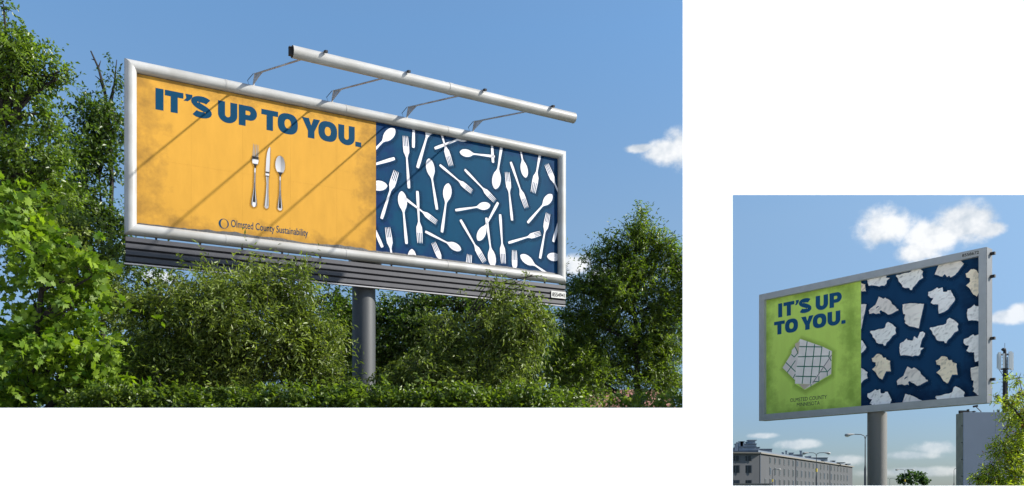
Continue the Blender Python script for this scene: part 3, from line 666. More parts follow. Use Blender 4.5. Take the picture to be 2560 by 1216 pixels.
for idx, pl in enumerate(PL):
    pts = np.array(SHP[pl[0]])
    if pl[1] is not None:
        mn, mxx = pts.min(0), pts.max(0); t = (pts - mn) / (mxx - mn); pts = np.stack([pl[1] + t[:, 0] * (pl[2] - pl[1]), pl[3] + t[:, 1] * (pl[4] - pl[3])], 1)
    loop = [RP.uv(*p) for p in pts]
    fine = []
    for i in range(len(loop)):                        # slightly ragged rim
        a, b = loop[i], loop[(i + 1) % len(loop)]; fine.append(a); L = np.linalg.norm(b - a)
        for k in range(1, int(L / .05) + 1):
            t = k / (int(L / .05) + 1); p = a + (b - a) * t; fine.append(p + rs.uniform(-.006, .006) * nrm([-(b - a)[1], (b - a)[0]]))
    ctr = np.mean(loop, 0); sd = idx * 7.3; base = COLS[pl[0]]; flat = pl[0] in 'EGHC'
    sc1, sc2 = (5.0, 10.0) if flat else (7.5, 16.0)
    def hgt(q):
        w = np.array([mnoise.noise(Vector((q[0] * 4, q[1] * 4, sd))), mnoise.noise(Vector((q[0] * 4, q[1] * 4, sd + 9)))]) * .08
        d1 = mnoise.voronoi(Vector(((q[0] + w[0]) * sc1, (q[1] + w[1]) * sc1, sd)))[0]
        d2 = mnoise.voronoi(Vector(((q[0] + w[0]) * sc2, (q[1] + w[1]) * sc2, sd + 3)))[0]
        return (1.0 if flat else 1.5) * (.55 * d1[0] / sc1 + .5 * (d1[1] - d1[0]) / sc1) + .55 * d2[0] / sc2 + (.2 if flat else .45) * (d2[1] - d2[0]) / sc2
    def paper(q):
        e = .012; g = np.array([hgt(q + (e, 0)) - hgt(q - (e, 0)), hgt(q + (0, e)) - hgt(q - (0, e))]) / (2 * e)
        s_ = 1.08 - .45 * float(np.clip(g @ LT2, -1.4, 1.4)); r_ = np.linalg.norm(q - ctr)
        s_ = min(1.06, max(.38, s_)) * (1.0 - .10 * mnoise.noise(Vector((q[0] * 3, q[1] * 3, sd))))
        return tuple(c * s_ for c in base)
    pr, sh = Print(RP, NR), Print(RP, NR)
    loops = [fine]
    if pl[0] == 'C':
        hl = np.array(q5([(695, 745), (715, 715), (750, 703), (740, 718), (705, 745)]))
        if pl[1] is not None:
            s0 = np.array(SHP['C']); mn, mxx = s0.min(0), s0.max(0); t = (hl - mn) / (mxx - mn); hl = np.stack([pl[1] + t[:, 0] * (pl[2] - pl[1]), pl[3] + t[:, 1] * (pl[4] - pl[3])], 1)
        loops.append([RP.uv(*p) for p in hl])
    pr.poly(loops, None, maxlen=.032, shade=paper)
    sh.shadow(loop, np.array([.03, -.04]), .09, (.003, .012, .03), .45)
    sh.build('printed_shadow', INK_S, poster2, root2); pr.build('printed_paper', INK, poster2, root2)
# the checked cloth napkin
def npk(pts): return [z6(*p) for p in pts]
pr, sh = Print(RP, GR), Print(RP, GR)
CL = (.97, .88, .81); CL2 = (.86, .76, .70); GRE = (.035, .19, .11)
full = npk([(378, 457), (575, 525), (662, 567), (652, 770), (415, 910), (330, 858), (330, 820), (220, 715), (298, 590), (300, 560), (345, 510)])
sh.shadow(full, np.array([.02, -.03]), .15, (.10, .20, .02), .35)
sh.build('printed_shadow', INK_S, poster2, root2)
shd = lambda c, f=.10: (lambda q: tuple(x * (1 + f * mnoise.noise(Vector((q[0] * 6, q[1] * 6, 4)))) for x in c))
def layer(pts, c, o): pr.poly([npk(pts)], None, o=o, maxlen=.08, shade=shd(c))
def line(p, q, w, o, c=GRE):
    a, b = z6(*p), z6(*q); d = nrm(b - a); s_ = np.array([-d[1], d[0]]) * w; pr.poly([[a + s_, b + s_, b - s_, a - s_]], c, o=o)
layer([(378, 457), (345, 510), (300, 560), (302, 575), (298, 590), (220, 715), (330, 825), (380, 700)], CL2, .003)
layer([(330, 500), (375, 480), (365, 600), (350, 590)], (.68, .56, .42), .0033)
for p, q in (((330, 525), (358, 580)), ((298, 596), (325, 620)), ((325, 620), (358, 580)), ((250, 668), (338, 752)), ((262, 757), (335, 650)), ((315, 808), (334, 770))): line(p, q, .012, .0036)
layer([(362, 862), (480, 862), (415, 910)], (.66, .55, .42), .003)
layer([(660, 590), (655, 770), (540, 838), (470, 880), (415, 910), (470, 862), (560, 730), (640, 615)], CL2, .0039)
for p, q in (((582, 700), (622, 750)), ((622, 750), (652, 718)), ((550, 752), (622, 750)), ((620, 752), (620, 788)), ((545, 790), (545, 835)), ((490, 840), (545, 838)), ((474, 862), (474, 885)), ((640, 620), (655, 655))): line(p, q, .011, .0042)
layer([(378, 457), (575, 525), (662, 567), (660, 590), (560, 745), (480, 862), (330, 858), (338, 740), (362, 590)], CL, .0045)
for p, q in (((370, 526), (575, 529)), ((358, 617), (640, 610)), ((347, 703), (583, 705)), ((336, 791), (520, 795)), ((440, 480), (395, 858)), ((507, 505), (468, 858)), ((572, 530), (545, 770)), ((640, 566), (634, 625))): line(p, q, .013, .0048)
line((660, 600), (490, 850), .012, .0052, (.30, .26, .26))
pr.build('printed_napkin', INK, poster2, root2)

# ================================================================== trees and bushes
def leaf_material(name, c1, c2, trans, gloss=.38, spec=.5, tw=.38):
    m = bpy.data.materials.new(name); m.use_nodes = True; t = m.node_tree; L = t.links.new; b = t.nodes['Principled BSDF']
    at = t.nodes.new('ShaderNodeAttribute'); at.attribute_name = 'tint'
    r = t.nodes.new('ShaderNodeValToRGB'); r.color_ramp.elements[0].color = (*c1, 1); r.color_ramp.elements[1].color = (*c2, 1)
    L(at.outputs['Fac'], r.inputs[0]); L(r.outputs[0], b.inputs['Base Color'])
    b.inputs['Roughness'].default_value = gloss; b.inputs['Specular IOR Level'].default_value = spec
    tr = t.nodes.new('ShaderNodeBsdfTranslucent'); mx = t.nodes.new('ShaderNodeMix'); mx.data_type = 'RGBA'; mx.blend_type = 'MULTIPLY'; mx.inputs[0].default_value = 1
    L(r.outputs[0], mx.inputs[6]); mx.inputs[7].default_value = (*trans, 1); L(mx.outputs[2], tr.inputs[0])
    ms = t.nodes.new('ShaderNodeMixShader'); ms.inputs[0].default_value = tw; L(b.outputs[0], ms.inputs[1]); L(tr.outputs[0], ms.inputs[2])
    L(ms.outputs[0], t.nodes['Material Output'].inputs[0]); return m
LEAF = {
    'pear': leaf_material('pear_leaf', (.036, .070, .008), (.135, .195, .022), (2.0, 2.2, .8), .38, .5),
    'dark': leaf_material('dark_leaf', (.028, .055, .008), (.085, .135, .018), (1.8, 2.0, .8), .40, .5),
    'maple': leaf_material('maple_leaf', (.050, .105, .008), (.170, .250, .020), (2.0, 2.1, .6), .55, .28),
    'willow': leaf_material('willow_leaf', (.042, .070, .010), (.170, .215, .040), (1.9, 2.0, .8), .42, .42),
    'ash': leaf_material('ash_leaf', (.036, .068, .007), (.145, .195, .022), (2.0, 2.2, .7), .42, .5),
    'vine': leaf_material('vine_leaf', (.036, .070, .008), (.135, .190, .022), (1.9, 2.0, .7), .42, .42),
    'lime': leaf_material('yellow_green_leaf', (.17, .24, .018), (.38, .46, .04), (1.7, 1.7, .5), .45, .4),
    'far': leaf_material('far_leaf', (.030, .065, .020), (.060, .110, .030), (1.5, 1.6, .8), .6, .2),
    'seed': leaf_material('brown_seed', (.13, .065, .025), (.22, .12, .05), (1.4, 1.2, .8), .6, .3),
}
M_BARK = mat('dark_bark', (.018, .014, .011), .9, var=.4, scale=12, bump=.6, bscale=25)
def leaf_shape(kind):
    if kind == 'maple':
        pts = [(0, 0), (.10, .12), (.38, .10), (.30, .28), (.50, .48), (.30, .52), (.28, .68), (.12, .62), (0, 1.0), (-.12, .62), (-.28, .68), (-.30, .52), (-.50, .48), (-.30, .28), (-.38, .10), (-.10, .12)]
        V = [(x, y, .10 * abs(x) - .10 * y * y) for x, y in pts] + [(0, .38, 0)]; n = len(pts)
        return np.array(V), np.array([(i, (i + 1) % n, n) for i in range(n)])
    w = {'oval': .27, 'narrow': .155, 'clump': .42}[kind]
    return np.array([(0, 0, 0), (w, .42, .10), (0, 1, -.10), (-w, .42, .10)]), np.array([(0, 1, 2), (0, 2, 3)])
def tree(name, label, cat, trunk_px, Y, lobes, leaf='pear', shape='oval', size=.12, layers=4.0, spray=.5, per=10, up=.35, droop=.25, seed=1,
         base_z=2.6, trunk_r=.16, group=None, seeds=0.0, extra=None, mixdark=0.0, individual=0, depth=1.0, stems=1, woody=True, upleaf=1.0, shoots=.04):
    rg = np.random.default_rng(seed); k = Y / FP
    bx = (trunk_px - CX) / FP * Y; bpos = np.array([bx, Y, base_z])
    rt_ = empty(name, bpos); tag(rt_, label, cat, group)
    wood = MB(); PS, DS, LS, TO = [], [], [], []
    cents = []
    for lb in lobes:
        px, py, rx, ry = lb[:4]; dn = lb[4] if len(lb) > 4 else 1.0
        c = P(px, py, Y) + np.array([0, rg.uniform(-.5, .5) * rx * k * depth, 0]); rad = np.array([rx, max(rx, ry) * .9 * depth, ry]) * k
        cents.append((c, rad))
        nl = layers * dn * math.pi * rx * ry / ((size / k) ** 2 * {'oval': .27, 'narrow': .155, 'maple': .45, 'clump': .42}[shape] * .6); ns = max(3, int(nl / per))
        nsub = 7 if rx > 20 else 3                    # each bough carries several smaller tufts
        sc_ = nrm(rg.normal(size=(nsub, 3))) * (rg.uniform(.15, 1, nsub) ** .6 * .78)[:, None]; sr_ = rg.uniform(.26, .60, nsub); wt = sr_ ** 2
        which = rg.choice(nsub, ns, p=wt / wt.sum()); d = nrm(rg.normal(size=(ns, 3))); r = rg.uniform(0, 1, ns) ** .45
        r = np.where(rg.uniform(0, 1, ns) < .07, r * rg.uniform(1.05, 1.5, ns), r)
        q_ = sc_[which] + d * (r * sr_[which])[:, None]
        fill = rg.uniform(0, 1, ns) < .22; q_[fill] = d[fill] * r[fill][:, None]
        p = c + q_ * rad
        dd = nrm(d * .55 + rg.normal(size=(ns, 3)) * .55 + np.array([0, 0, up]))
        ls = spray * rg.uniform(.6, 1.3, ns); long = rg.uniform(0, 1, ns) < shoots
        ls = np.where(long, ls * rg.uniform(1.6, 2.6, ns), ls); dd[long] = nrm(dd[long] + np.array([0, 0, .5]))
        PS.append(p); DS.append(dd); LS.append(ls); TO.append(np.clip(rg.normal(size=nsub) * .16, -.3, .3)[which])
    PS, DS, LS, TO = np.concatenate(PS), np.concatenate(DS), np.concatenate(LS), np.concatenate(TO)
    keep = PS[:, 2] > base_z - .3; PS, DS, LS, TO = PS[keep], DS[keep], LS[keep], TO[keep]
    # leaves along each spray
    n = len(PS); t = (np.arange(per) + .5) / per; t = np.repeat(t[None], n, 0) + rg.uniform(-.04, .04, (n, per))
    pos = PS[:, None] + DS[:, None] * (t * LS[:, None])[..., None]; pos[..., 2] -= droop * (t ** 2) * LS[:, None]
    side = nrm(np.cross(DS, rg.normal(size=(n, 3)))); alt = np.where(np.arange(per) % 2 == 0, 1, -1)
    ax = nrm(DS[:, None] * .55 + side[:, None] * alt[None, :, None] * .75 + rg.normal(size=(n, per, 3)) * .35 + np.array([0, 0, -droop * .8]))
    nm = rg.normal(size=(n, per, 3)) * .75 + np.array([0, 0, upleaf]); nm = nrm(nm - (nm * ax).sum(-1, keepdims=True) * ax)
    sz = size * rg.uniform(.65, 1.2, (n, per))
    # lobes differ a little in tone, sprays more so
    tone = np.clip(.5 + TO[:, None] + .18 * rg.normal(size=n)[:, None] + .16 * rg.normal(size=(n, per)), 0, 1)
    pos, ax, nm, sz, tone = pos.reshape(-1, 3), ax.reshape(-1, 3), nm.reshape(-1, 3), sz.ravel(), tone.ravel()
    bi = np.cross(ax, nm); S, F = leaf_shape(shape)
    def leaves(idx, nme, mm, scale=1.0):
        q = len(idx); V = pos[idx][:, None] + (bi[idx][:, None] * S[None, :, :1] + ax[idx][:, None] * S[None, :, 1:2] + nm[idx][:, None] * S[None, :, 2:]) * (sz[idx] * scale)[:, None, None]
        FF = (F[None] + (np.arange(q) * len(S))[:, None, None]).reshape(-1, 3)
        return np_mesh(nme, V.reshape(-1, 3), FF, mm, rt_, bpos, np.repeat(tone[idx], len(S)))
    allidx = np.arange(len(pos)); rest = allidx
    if seeds > 0:
        sp = rg.uniform(0, 1, len(pos)) < seeds; leaves(allidx[sp], 'seed_clusters', LEAF['seed'], .8)['kind'] = 'stuff'; rest = allidx[~sp]
    if individual:                                    # the foremost large leaves, each an object of its own
        ppx = CX + FP * pos[:, 0] / pos[:, 1]; ppy = HZ - FP * (pos[:, 2] - EYE) / pos[:, 1]
        vis = (ppx > 5) & (ppy < 1010) & (ppx < 1700); order = np.argsort(np.where(vis, pos[:, 1] - rg.uniform(0, .6, len(pos)), 1e9))[:individual]
        me = bpy.data.meshes.new('leaf'); me.from_pydata([tuple(v) for v in S], [], [tuple(f) for f in F]); me.materials.append(LEAF[leaf])
        meshes = []
        for q in range(5):
            m2 = me.copy(); a_ = m2.attributes.new('tint', 'FLOAT', 'POINT'); a_.data.foreach_set('value', np.full(len(S), q / 4, np.float32)); meshes.append(m2)
        for i in order:
            o = bpy.data.objects.new('leaf', meshes[int(round(tone[i] * 4))]); COL.objects.link(o); o.parent = rt_
            mt = Matrix((bi[i], ax[i], nm[i])).transposed().to_4x4() * 1.0
            mt = Matrix.LocRotScale(Vector(pos[i] - bpos), mt.to_3x3().to_quaternion(), Vector((sz[i],) * 3)); o.matrix_local = mt
        mask = np.ones(len(pos), bool); mask[order] = False; rest = rest[mask[rest]]
    cr = leaves(rest, 'crown', LEAF[leaf]); cr['kind'] = 'stuff'
    # wood: stems, limbs to the lobes, branches to some sprays
    top = max(c[2] for c, _ in cents)
    mc = np.mean([c for c, _ in cents], 0)
    for s_ in range(stems):
        offx = (s_ - (stems - 1) / 2) * .5
        th_ = top - (top - base_z) * .25
        path = [bpos + np.array([offx * .4, 0, -.2])]
        for i in range(1, 7):
            f = i / 6; path.append(np.array([bx + offx * (.4 + f) + (mc[0] - bx) * f * .6 + rg.normal() * .08, Y + (mc[1] - Y) * f + rg.normal() * .08, base_z + (th_ - base_z) * f]))
        wood.tube(path, [trunk_r * (1 - .8 * i / 6) for i in range(7)], 8)
        if s_ == 0: tp = path
    def curve(a, b, sag):
        return [a + (b - a) * f + np.array([rg.normal() * .05, rg.normal() * .05, sag * math.sin(math.pi * f)]) * np.linalg.norm(b - a) * .25 for f in np.linspace(0, 1, 5)]
    for c, rad in cents:
        j = max(range(len(tp)), key=lambda i: -abs(tp[i][2] - (c[2] - np.linalg.norm(c[:2] - tp[i][:2]) * .6)))
        r0 = trunk_r * .35; wood.tube(curve(tp[j], c, .25), [r0, r0 * .8, r0 * .6, r0 * .45, r0 * .3], 5)
        for q in range(7 if woody else 3):
            e = c + nrm(rg.normal(size=3) + (0, 0, .3)) * rad * .85; wood.tube(curve(c, e, .1), [r0 * .3, r0 * .25, r0 * .2, r0 * .12, r0 * .06], 4)
    if extra:
        for pts, r0 in extra:
            pp = [P(*q) for q in pts]; wood.tube(pp, [r0 * (1 - .75 * i / (len(pp) - 1)) for i in range(len(pp))], 6)
    wood.build('trunk', M_BARK, rt_)
    # twigs that carry the sprays: thin blades of wood
    sel = rg.uniform(0, 1, n) < .5
    a, b = PS[sel], PS[sel] + DS[sel] * LS[sel][:, None] - np.stack([0 * LS[sel], 0 * LS[sel], droop * LS[sel]], 1) * .8; w = side[sel] * .006 * max(1, Y / 25)
    V = np.stack([a - w, a + w, b], 1).reshape(-1, 3); FF = np.arange(len(V)).reshape(-1, 3)
    np_mesh('twigs', V, FF, M_BARK, rt_, bpos)['kind'] = 'stuff'
    return rt_
G1 = 'trees and bushes behind the low white wall'
tree('pear_tree', 'tall glossy leaved tree whose upper boughs overhang beside the yellow panel', 'tree', -40, 27,
     [(15, 130, 55, 55), (75, 165, 55, 42), (140, 195, 26, 24), (95, 215, 50, 28), (5, 225, 60, 50), (-60, 180, 80, 90), (50, 130, 40, 34), (110, 185, 45, 30), (30, 300, 70, 45), (120, 290, 30, 26), (40, 380, 85, 70), (115, 340, 42, 55), (60, 470, 110, 80), (130, 430, 45, 80), (20, 560, 120, 60), (140, 540, 50, 60), (10, 20, 20, 24, .8), (-70, 20, 60, 60)],
     'pear', 'oval', .15, 2.8, .6, seed=11, trunk_r=.25, extra=[([(-30, 190, 27), (40, 182, 27), (110, 192, 27), (165, 175, 27)], .08)])
tree('dark_tree', 'dark tree with one bare twiggy leader rising beside the billboard frame', 'tree', 262, 31,
     [(212, 300, 40, 55), (265, 320, 42, 70), (292, 205, 16, 45, .6), (295, 320, 32, 70), (190, 400, 50, 70), (255, 410, 55, 60), (170, 500, 60, 70), (240, 520, 60, 60), (300, 590, 40, 55), (200, 620, 70, 60), (205, 245, 16, 16, .6), (330, 660, 40, 30)],
     'dark', 'oval', .15, 2.6, .55, seed=12, trunk_r=.14,
     extra=[([(275, 700, 31), (276, 560, 31), (280, 450, 31), (274, 340, 31), (262, 230, 31), (246, 170, 31), (227, 128, 31)], .10), ([(262, 235, 31), (250, 200, 31), (238, 190, 31)], .04), ([(268, 280, 31), (285, 215, 31), (292, 150, 31)], .05),
            ([(246, 170, 31), (252, 152, 31)], .03), ([(236, 150, 31), (228, 148, 31)], .025), ([(270, 300, 31), (248, 262, 31), (236, 258, 31)], .04), ([(255, 205, 31), (240, 205, 31)], .02),
            ([(185, 720, 31.5), (188, 560, 31.5), (182, 480, 31.5)], .18), ([(152, 720, 32), (152, 600, 32), (150, 500, 32)], .13), ([(278, 640, 31), (310, 600, 31), (330, 560, 31)], .1), ([(276, 640, 31), (240, 590, 31), (215, 560, 31)], .08)])
tree('maple_tree', 'bright green maple with large lobed leaves spilling over the low white wall', 'tree', 60, 19,
     [(40, 560, 85, 80), (20, 480, 45, 45, .7), (90, 640, 90, 60), (190, 690, 85, 55), (235, 690, 45, 50), (60, 750, 110, 80), (190, 770, 90, 60), (30, 860, 90, 70), (120, 900, 110, 70), (235, 870, 70, 60), (60, 980, 110, 60), (190, 975, 110, 55), (290, 975, 60, 45), (250, 930, 60, 40)],
     'maple', 'maple', .20, 3.6, .5, per=7, seed=13, droop=.45, trunk_r=.16, individual=300, upleaf=.75)
tree('cherry_tree', 'pale glossy leaved tree between the maple and the dark tree', 'tree', 200, 23.5,
     [(150, 580, 60, 60), (200, 610, 70, 60), (245, 650, 55, 50), (110, 660, 70, 50), (275, 720, 40, 60), (290, 800, 40, 60)], 'willow', 'oval', .12, 3.0, .5, seed=14, trunk_r=.12)
tree('willow_bush', 'pale green narrow leaved willow bush in front of the corrugated skirt', 'bush', 600, 21,
     [(600, 735, 90, 42), (530, 705, 35, 22), (700, 735, 75, 50), (500, 770, 100, 70), (620, 800, 130, 80), (740, 790, 70, 80), (790, 860, 60, 60), (420, 850, 110, 80), (560, 880, 130, 80), (700, 900, 110, 70), (360, 790, 55, 60), (380, 940, 120, 60), (560, 960, 150, 50), (760, 940, 90, 50), (830, 950, 40, 30), (760, 676, 10, 16, .8), (745, 700, 24, 20, .8), (640, 690, 26, 12, .6)],
     'willow', 'narrow', .14, 2.9, .6, seed=15, droop=.3, trunk_r=.06, stems=3, up=.5, shoots=.05)
tree('thin_tree', 'thin open tree with sky between its boughs behind the willow bush', 'tree', 420, 33,
     [(350, 700, 60, 40, .7), (420, 690, 40, 22, .6), (350, 780, 60, 60), (440, 760, 60, 40, .5), (560, 720, 60, 40, .5), (820, 740, 60, 40, .6), (780, 800, 70, 50, .8), (840, 830, 50, 70), (660, 760, 70, 50, .6), (850, 900, 60, 60)],
     'dark', 'oval', .16, 1.8, .6, seed=16, trunk_r=.16, extra=[([(420, 800, 33), (415, 740, 33), (440, 690, 33)], .10), ([(880, 850, 33), (830, 860, 33), (790, 800, 33), (700, 770, 33)], .09), ([(415, 760, 33), (385, 700, 33), (365, 690, 33)], .07)])
tree('shade_tree', 'dense dark tree standing right behind the billboard post', 'tree', 1060, 34,
     [(950, 790, 40, 60), (900, 810, 50, 70), (845, 780, 40, 45, .8), (990, 800, 60, 60), (1060, 760, 90, 40), (1160, 770, 90, 45), (1050, 840, 100, 60), (1180, 840, 100, 60), (980, 900, 60, 70), (1270, 770, 70, 40, .8), (1340, 800, 50, 50, .8), (1100, 920, 120, 60)],
     'dark', 'oval', .16, 3.0, .6, seed=17, trunk_r=.25)
tree('weeping_bush', 'drooping grey green bush with a bough hanging across the skirt beside the number plate', 'bush', 1200, 21.5,
     [(1130, 870, 80, 50), (1110, 820, 50, 35), (1230, 800, 80, 60), (1290, 790, 60, 60), (1180, 910, 130, 60), (1080, 940, 90, 50), (1290, 880, 70, 80), (1330, 800, 28, 60, .7), (1240, 960, 120, 40), (1010, 960, 70, 40), (1235, 725, 36, 20, .8), (1225, 705, 12, 12, .8), (1290, 735, 40, 16, .7), (1330, 690, 16, 5, .4), (1300, 716, 20, 10, .5)],
     'willow', 'narrow', .13, 2.7, .55, seed=18, droop=.7, trunk_r=.06, stems=3, up=.15, extra=[([(1190, 780, 21.5), (1220, 730, 21.5), (1270, 700, 21.5), (1340, 690, 21.5), (1368, 694, 21.5)], .022)])
tree('ash_tree', 'tall dark green tree to the right of the long billboard', 'tree', 1600, 36,
     [(1602, 552, 20, 26), (1590, 595, 50, 34), (1650, 612, 50, 38), (1545, 615, 34, 22), (1560, 640, 70, 34), (1500, 655, 35, 30), (1690, 650, 45, 60), (1620, 680, 90, 50), (1500, 710, 60, 40), (1440, 725, 40, 34), (1560, 740, 100, 50), (1680, 750, 60, 70), (1420, 690, 14, 12, .6), (1430, 790, 50, 50), (1520, 810, 100, 60), (1630, 830, 100, 70), (1450, 870, 70, 60), (1560, 900, 110, 50), (1680, 900, 60, 90), (1480, 950, 100, 50), (1640, 960, 80, 40), (1722, 750, 40, 100), (1405, 930, 40, 60)],
     'ash', 'narrow', .17, 2.8, .65, seed=19, trunk_r=.22, up=.3)
for i, (px, lab) in enumerate(((150, 'far dark tree filling the gap behind the maple'), (470, 'far dark tree seen under the yellow panel'), (900, 'far dark tree beyond the round billboard post'), (1290, 'far dark tree behind the drooping bush'))):
    tree('far_tree', lab, 'tree', px, 44, [(px - 150, 900, 110, 60), (px, 880, 120, 60), (px + 140, 900, 110, 60), (px - 80, 960, 150, 60), (px + 90, 960, 150, 60)], 'dark', 'oval', .24, 2.8, .8, seed=30 + i, trunk_r=.2, group='far trees beyond the bushes')
hl = [('clipped end of the low leafy hedge beside the maple', 330), ('low leafy hedge section below the willow bush', 560), ('low leafy hedge section left of the post foot', 790),
      ('low leafy hedge section right of the post foot', 1020), ('low leafy hedge section below the drooping bush', 1240)]
for i, (lab, px) in enumerate(hl):
    tree('hedge', lab, 'hedge', px, 18.2, [(px + dx, 1004 + (dx % 3) * 3 + (6 if i in (1,) else 0), 52, 36) for dx in (-120, -60, 0, 60, 120)] + [(px + dx, 1040, 60, 30) for dx in (-100, 0, 100)], 'vine', 'oval', .115, 3.4, .32, per=8, seed=50 + i, droop=.4, trunk_r=.04, stems=3, base_z=2.6, group='low hedge along the top of the white wall', depth=.7)
tree('hedge', 'shaded low hedge end in front of the tall dark green tree', 'hedge', 1560, 24, [(1440, 1010, 70, 26), (1560, 1016, 80, 22), (1680, 1012, 70, 26)], 'ash', 'oval', .13, 3.0, .4, seed=58, trunk_r=.04, group='low hedge along the top of the white wall')
# a small house behind the trees
hr = empty('house', P(1555, 1040, 62)); hr.location.z = 2.6; tag(hr, 'small brick red roofed house glimpsed between the trunks of the trees', 'house')
hx, hz_ = hr.location.x, 2.6
MB().abox(hx - 3.5, hx + 3.5, 62, 68, 2.6, 7.0).build('wall', mat('cream_render', (.55, .50, .43), .8, var=.1), hr)
MB().add([(hx - 4, 61.5, 6.95), (hx + 4, 61.5, 6.95), (hx + 4, 65, 9.6), (hx - 4, 65, 9.6), (hx - 4, 68.5, 6.95), (hx + 4, 68.5, 6.95)], [(0, 1, 2, 3), (3, 2, 5, 4), (0, 3, 4), (1, 5, 2)]).build('roof', mat('clay_tile', (.30, .14, .10), .8, var=.3, scale=6), hr)
for dx in (-2, 1.4):
    MB().abox(hx + dx, hx + dx + 1.0, 61.94, 61.99, 4.0, 5.4).build('window', mat('window_white', (.7, .7, .7), .5), hr)

# ================================================================== the street behind the framed billboard
def lerp(a, b, t): return a + (b - a) * t
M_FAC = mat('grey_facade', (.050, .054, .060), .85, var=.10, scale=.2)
M_TRIM = mat('cornice_beige', (.16, .15, .13), .8, var=.1)
M_ROOF = mat('roof_slate', (.10, .13, .17), .7, var=.2)
M_ATT = mat('attic_grey', (.24, .27, .31), .8, var=.15, scale=.6)
M_WINF = mat('window_frame_grey', (.085, .09, .095), .6)
M_PANE = mat('window_glass', (.012, .018, .024), .2, spec=.4)
cA = P(1899, 1131, 228); cB = P(2131, 1166, 329); HB = cA[2]
A2, B2 = np.array([cA[0], cA[1], 0]), np.array([cB[0], cB[1], 0])
du = nrm(B2 - A2); Lf = np.linalg.norm(B2 - A2); dn_ = np.array([du[1], -du[0], 0])
apt = empty('apartment_block', A2); tag(apt, 'long grey four storey apartment block with chimneys on a flat roof', 'building')
C2 = A2 - dn_ * 14; D2 = B2 - dn_ * 14
def prism(mb, poly, z0, z1):
    n = len(poly); return mb.add([(p[0], p[1], z0) for p in poly] + [(p[0], p[1], z1) for p in poly], [tuple(range(n - 1, -1, -1)), tuple(range(n, 2 * n))] + [(i, (i + 1) % n, n + (i + 1) % n, n + i) for i in range(n)])
W0 = P(1780, 1131, 226); W0 = np.array([W0[0], W0[1], 0])
body = MB(); prism(body, [A2, B2, D2, C2], 0, HB - .35)
body.build('wall', M_FAC, apt)
Wb = W0 - np.array([0, -16, 0]); wing = MB(); prism(wing, [W0, A2 + np.array([-.05, -.05, 0]), A2 + np.array([-.05, 14, 0]), W0 + np.array([0, 16, 0])], 0, HB - .35)
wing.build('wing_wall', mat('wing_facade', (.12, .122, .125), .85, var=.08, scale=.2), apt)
cn = MB(); e = 1.0
prism(cn, [A2 + dn_ * .5 - du * .3, B2 + dn_ * .5 + du * 1.0, D2 + du, C2], HB - .35, HB)
prism(cn, [W0 + np.array([0, -.6, 0]), A2 + dn_ * .5 + np.array([-.4, -.6, 0]), A2 + np.array([-.4, 12, 0]), W0 + np.array([0, 14, 0])], HB - .36, HB - .01)
cn.build('cornice', M_TRIM, apt)
rfm = MB(); prism(rfm, [A2 - dn_ * .4 + du * .3, B2 - dn_ * .4, D2, C2], HB + .01, HB + .55); rfm.build('roof', M_ROOF, apt)
win_f = MB().box((0, 0, 0), (.62, 0, 0), (0, .05, 0), (0, 0, .98)).build('window', M_WINF, apt, root=empty('tmp', (0, 0, 0)))
bpy.data.objects.remove(bpy.data.objects['tmp'])
pane_me = MB().box((-.26, -.055, 0), (.22, 0, 0), (0, .012, 0), (0, 0, .86)).box((.26, -.055, 0), (.22, 0, 0), (0, .012, 0), (0, 0, .86))
pane_o = pane_me.build('pane', M_PANE, win_f, root=apt); pane_o.data.transform(Matrix.Translation(apt.location)) ; 
pane_var = [pane_o.data]
for nm_, c_ in (('pane_with_blind', (.04, .045, .05)), ('pane_blue_curtain', (.02, .032, .05))):  # pane variants: paler with a blind, bluish with a curtain
    m2 = pane_o.data.copy(); m2.materials[0] = mat(nm_, c_, .3); pane_var.append(m2)
rw = random.Random(8)
angw = math.atan2(du[1], du[0])
firstw = True
def place_window(pos, ang, sx=1.0, sz=1.0):
    global firstw
    if firstw: w, p, firstw = win_f, pane_o, False
    else:
        w = win_f.copy(); COL.objects.link(w); p = pane_o.copy(); COL.objects.link(p); p.parent = w; p.data = pane_var[rw.choice((0, 0, 0, 1, 2, 2))]
    w.parent = apt; w.location = Vector(pos) - apt.location; w.rotation_euler = (0, 0, ang); w.scale = (sx, 1, sz)
def fac_t(px):                                        # distance along the long facade of a photo column
    k = (px - CX) / FP; return (A2[0] - k * A2[1]) / (k * du[1] - du[0])
colx = [697, 787, 872, 957, 1038, 1118, 1195, 1272, 1345, 1415, 1487, 1555, 1622, 1688, 1752, 1815, 1876, 1937, 1995, 2050, 2107]
rowz = [HB - 1.75, HB - 4.65, HB - 7.75, HB - 10.8]
for zi, z in enumerate(rowz):
    for x in ([611] if zi >= 2 else []) + colx:
        p = A2 + du * fac_t(1830 + x / 7.314) + dn_ * .04; place_window((p[0], p[1], z), angw, 1.2, .9 if zi == 0 else 1.1)
for z, s_ in ((HB - 1.6, .75), (HB - 4.4, 1.05), (HB - 7.8, .6)):
    for px in (1839, 1869):
        p = P(px, 1150, 226 + (px - 1780) / 119 * 2); place_window((p[0], p[1] - .06, z), 0, 1.75, s_)
for t in (.0, fac_t(1988.6) / Lf, fac_t(2074) / Lf):
    p = A2 + du * (Lf * t + .15) + dn_ * .12; MB().tube([(p[0], p[1], .5), (p[0], p[1], HB - .4)], .10, 6).build('downpipe', M_ROOF, apt)
def roofbox(x0, x1, y0, y1, Y, dep=5, m=M_ATT, name='attic_block'):
    a, b = P(x0, y0, Y), P(x1, y1, Y); MB().abox(a[0], b[0], Y, Y + dep, HB + .3, a[2]).build(name, m, apt)
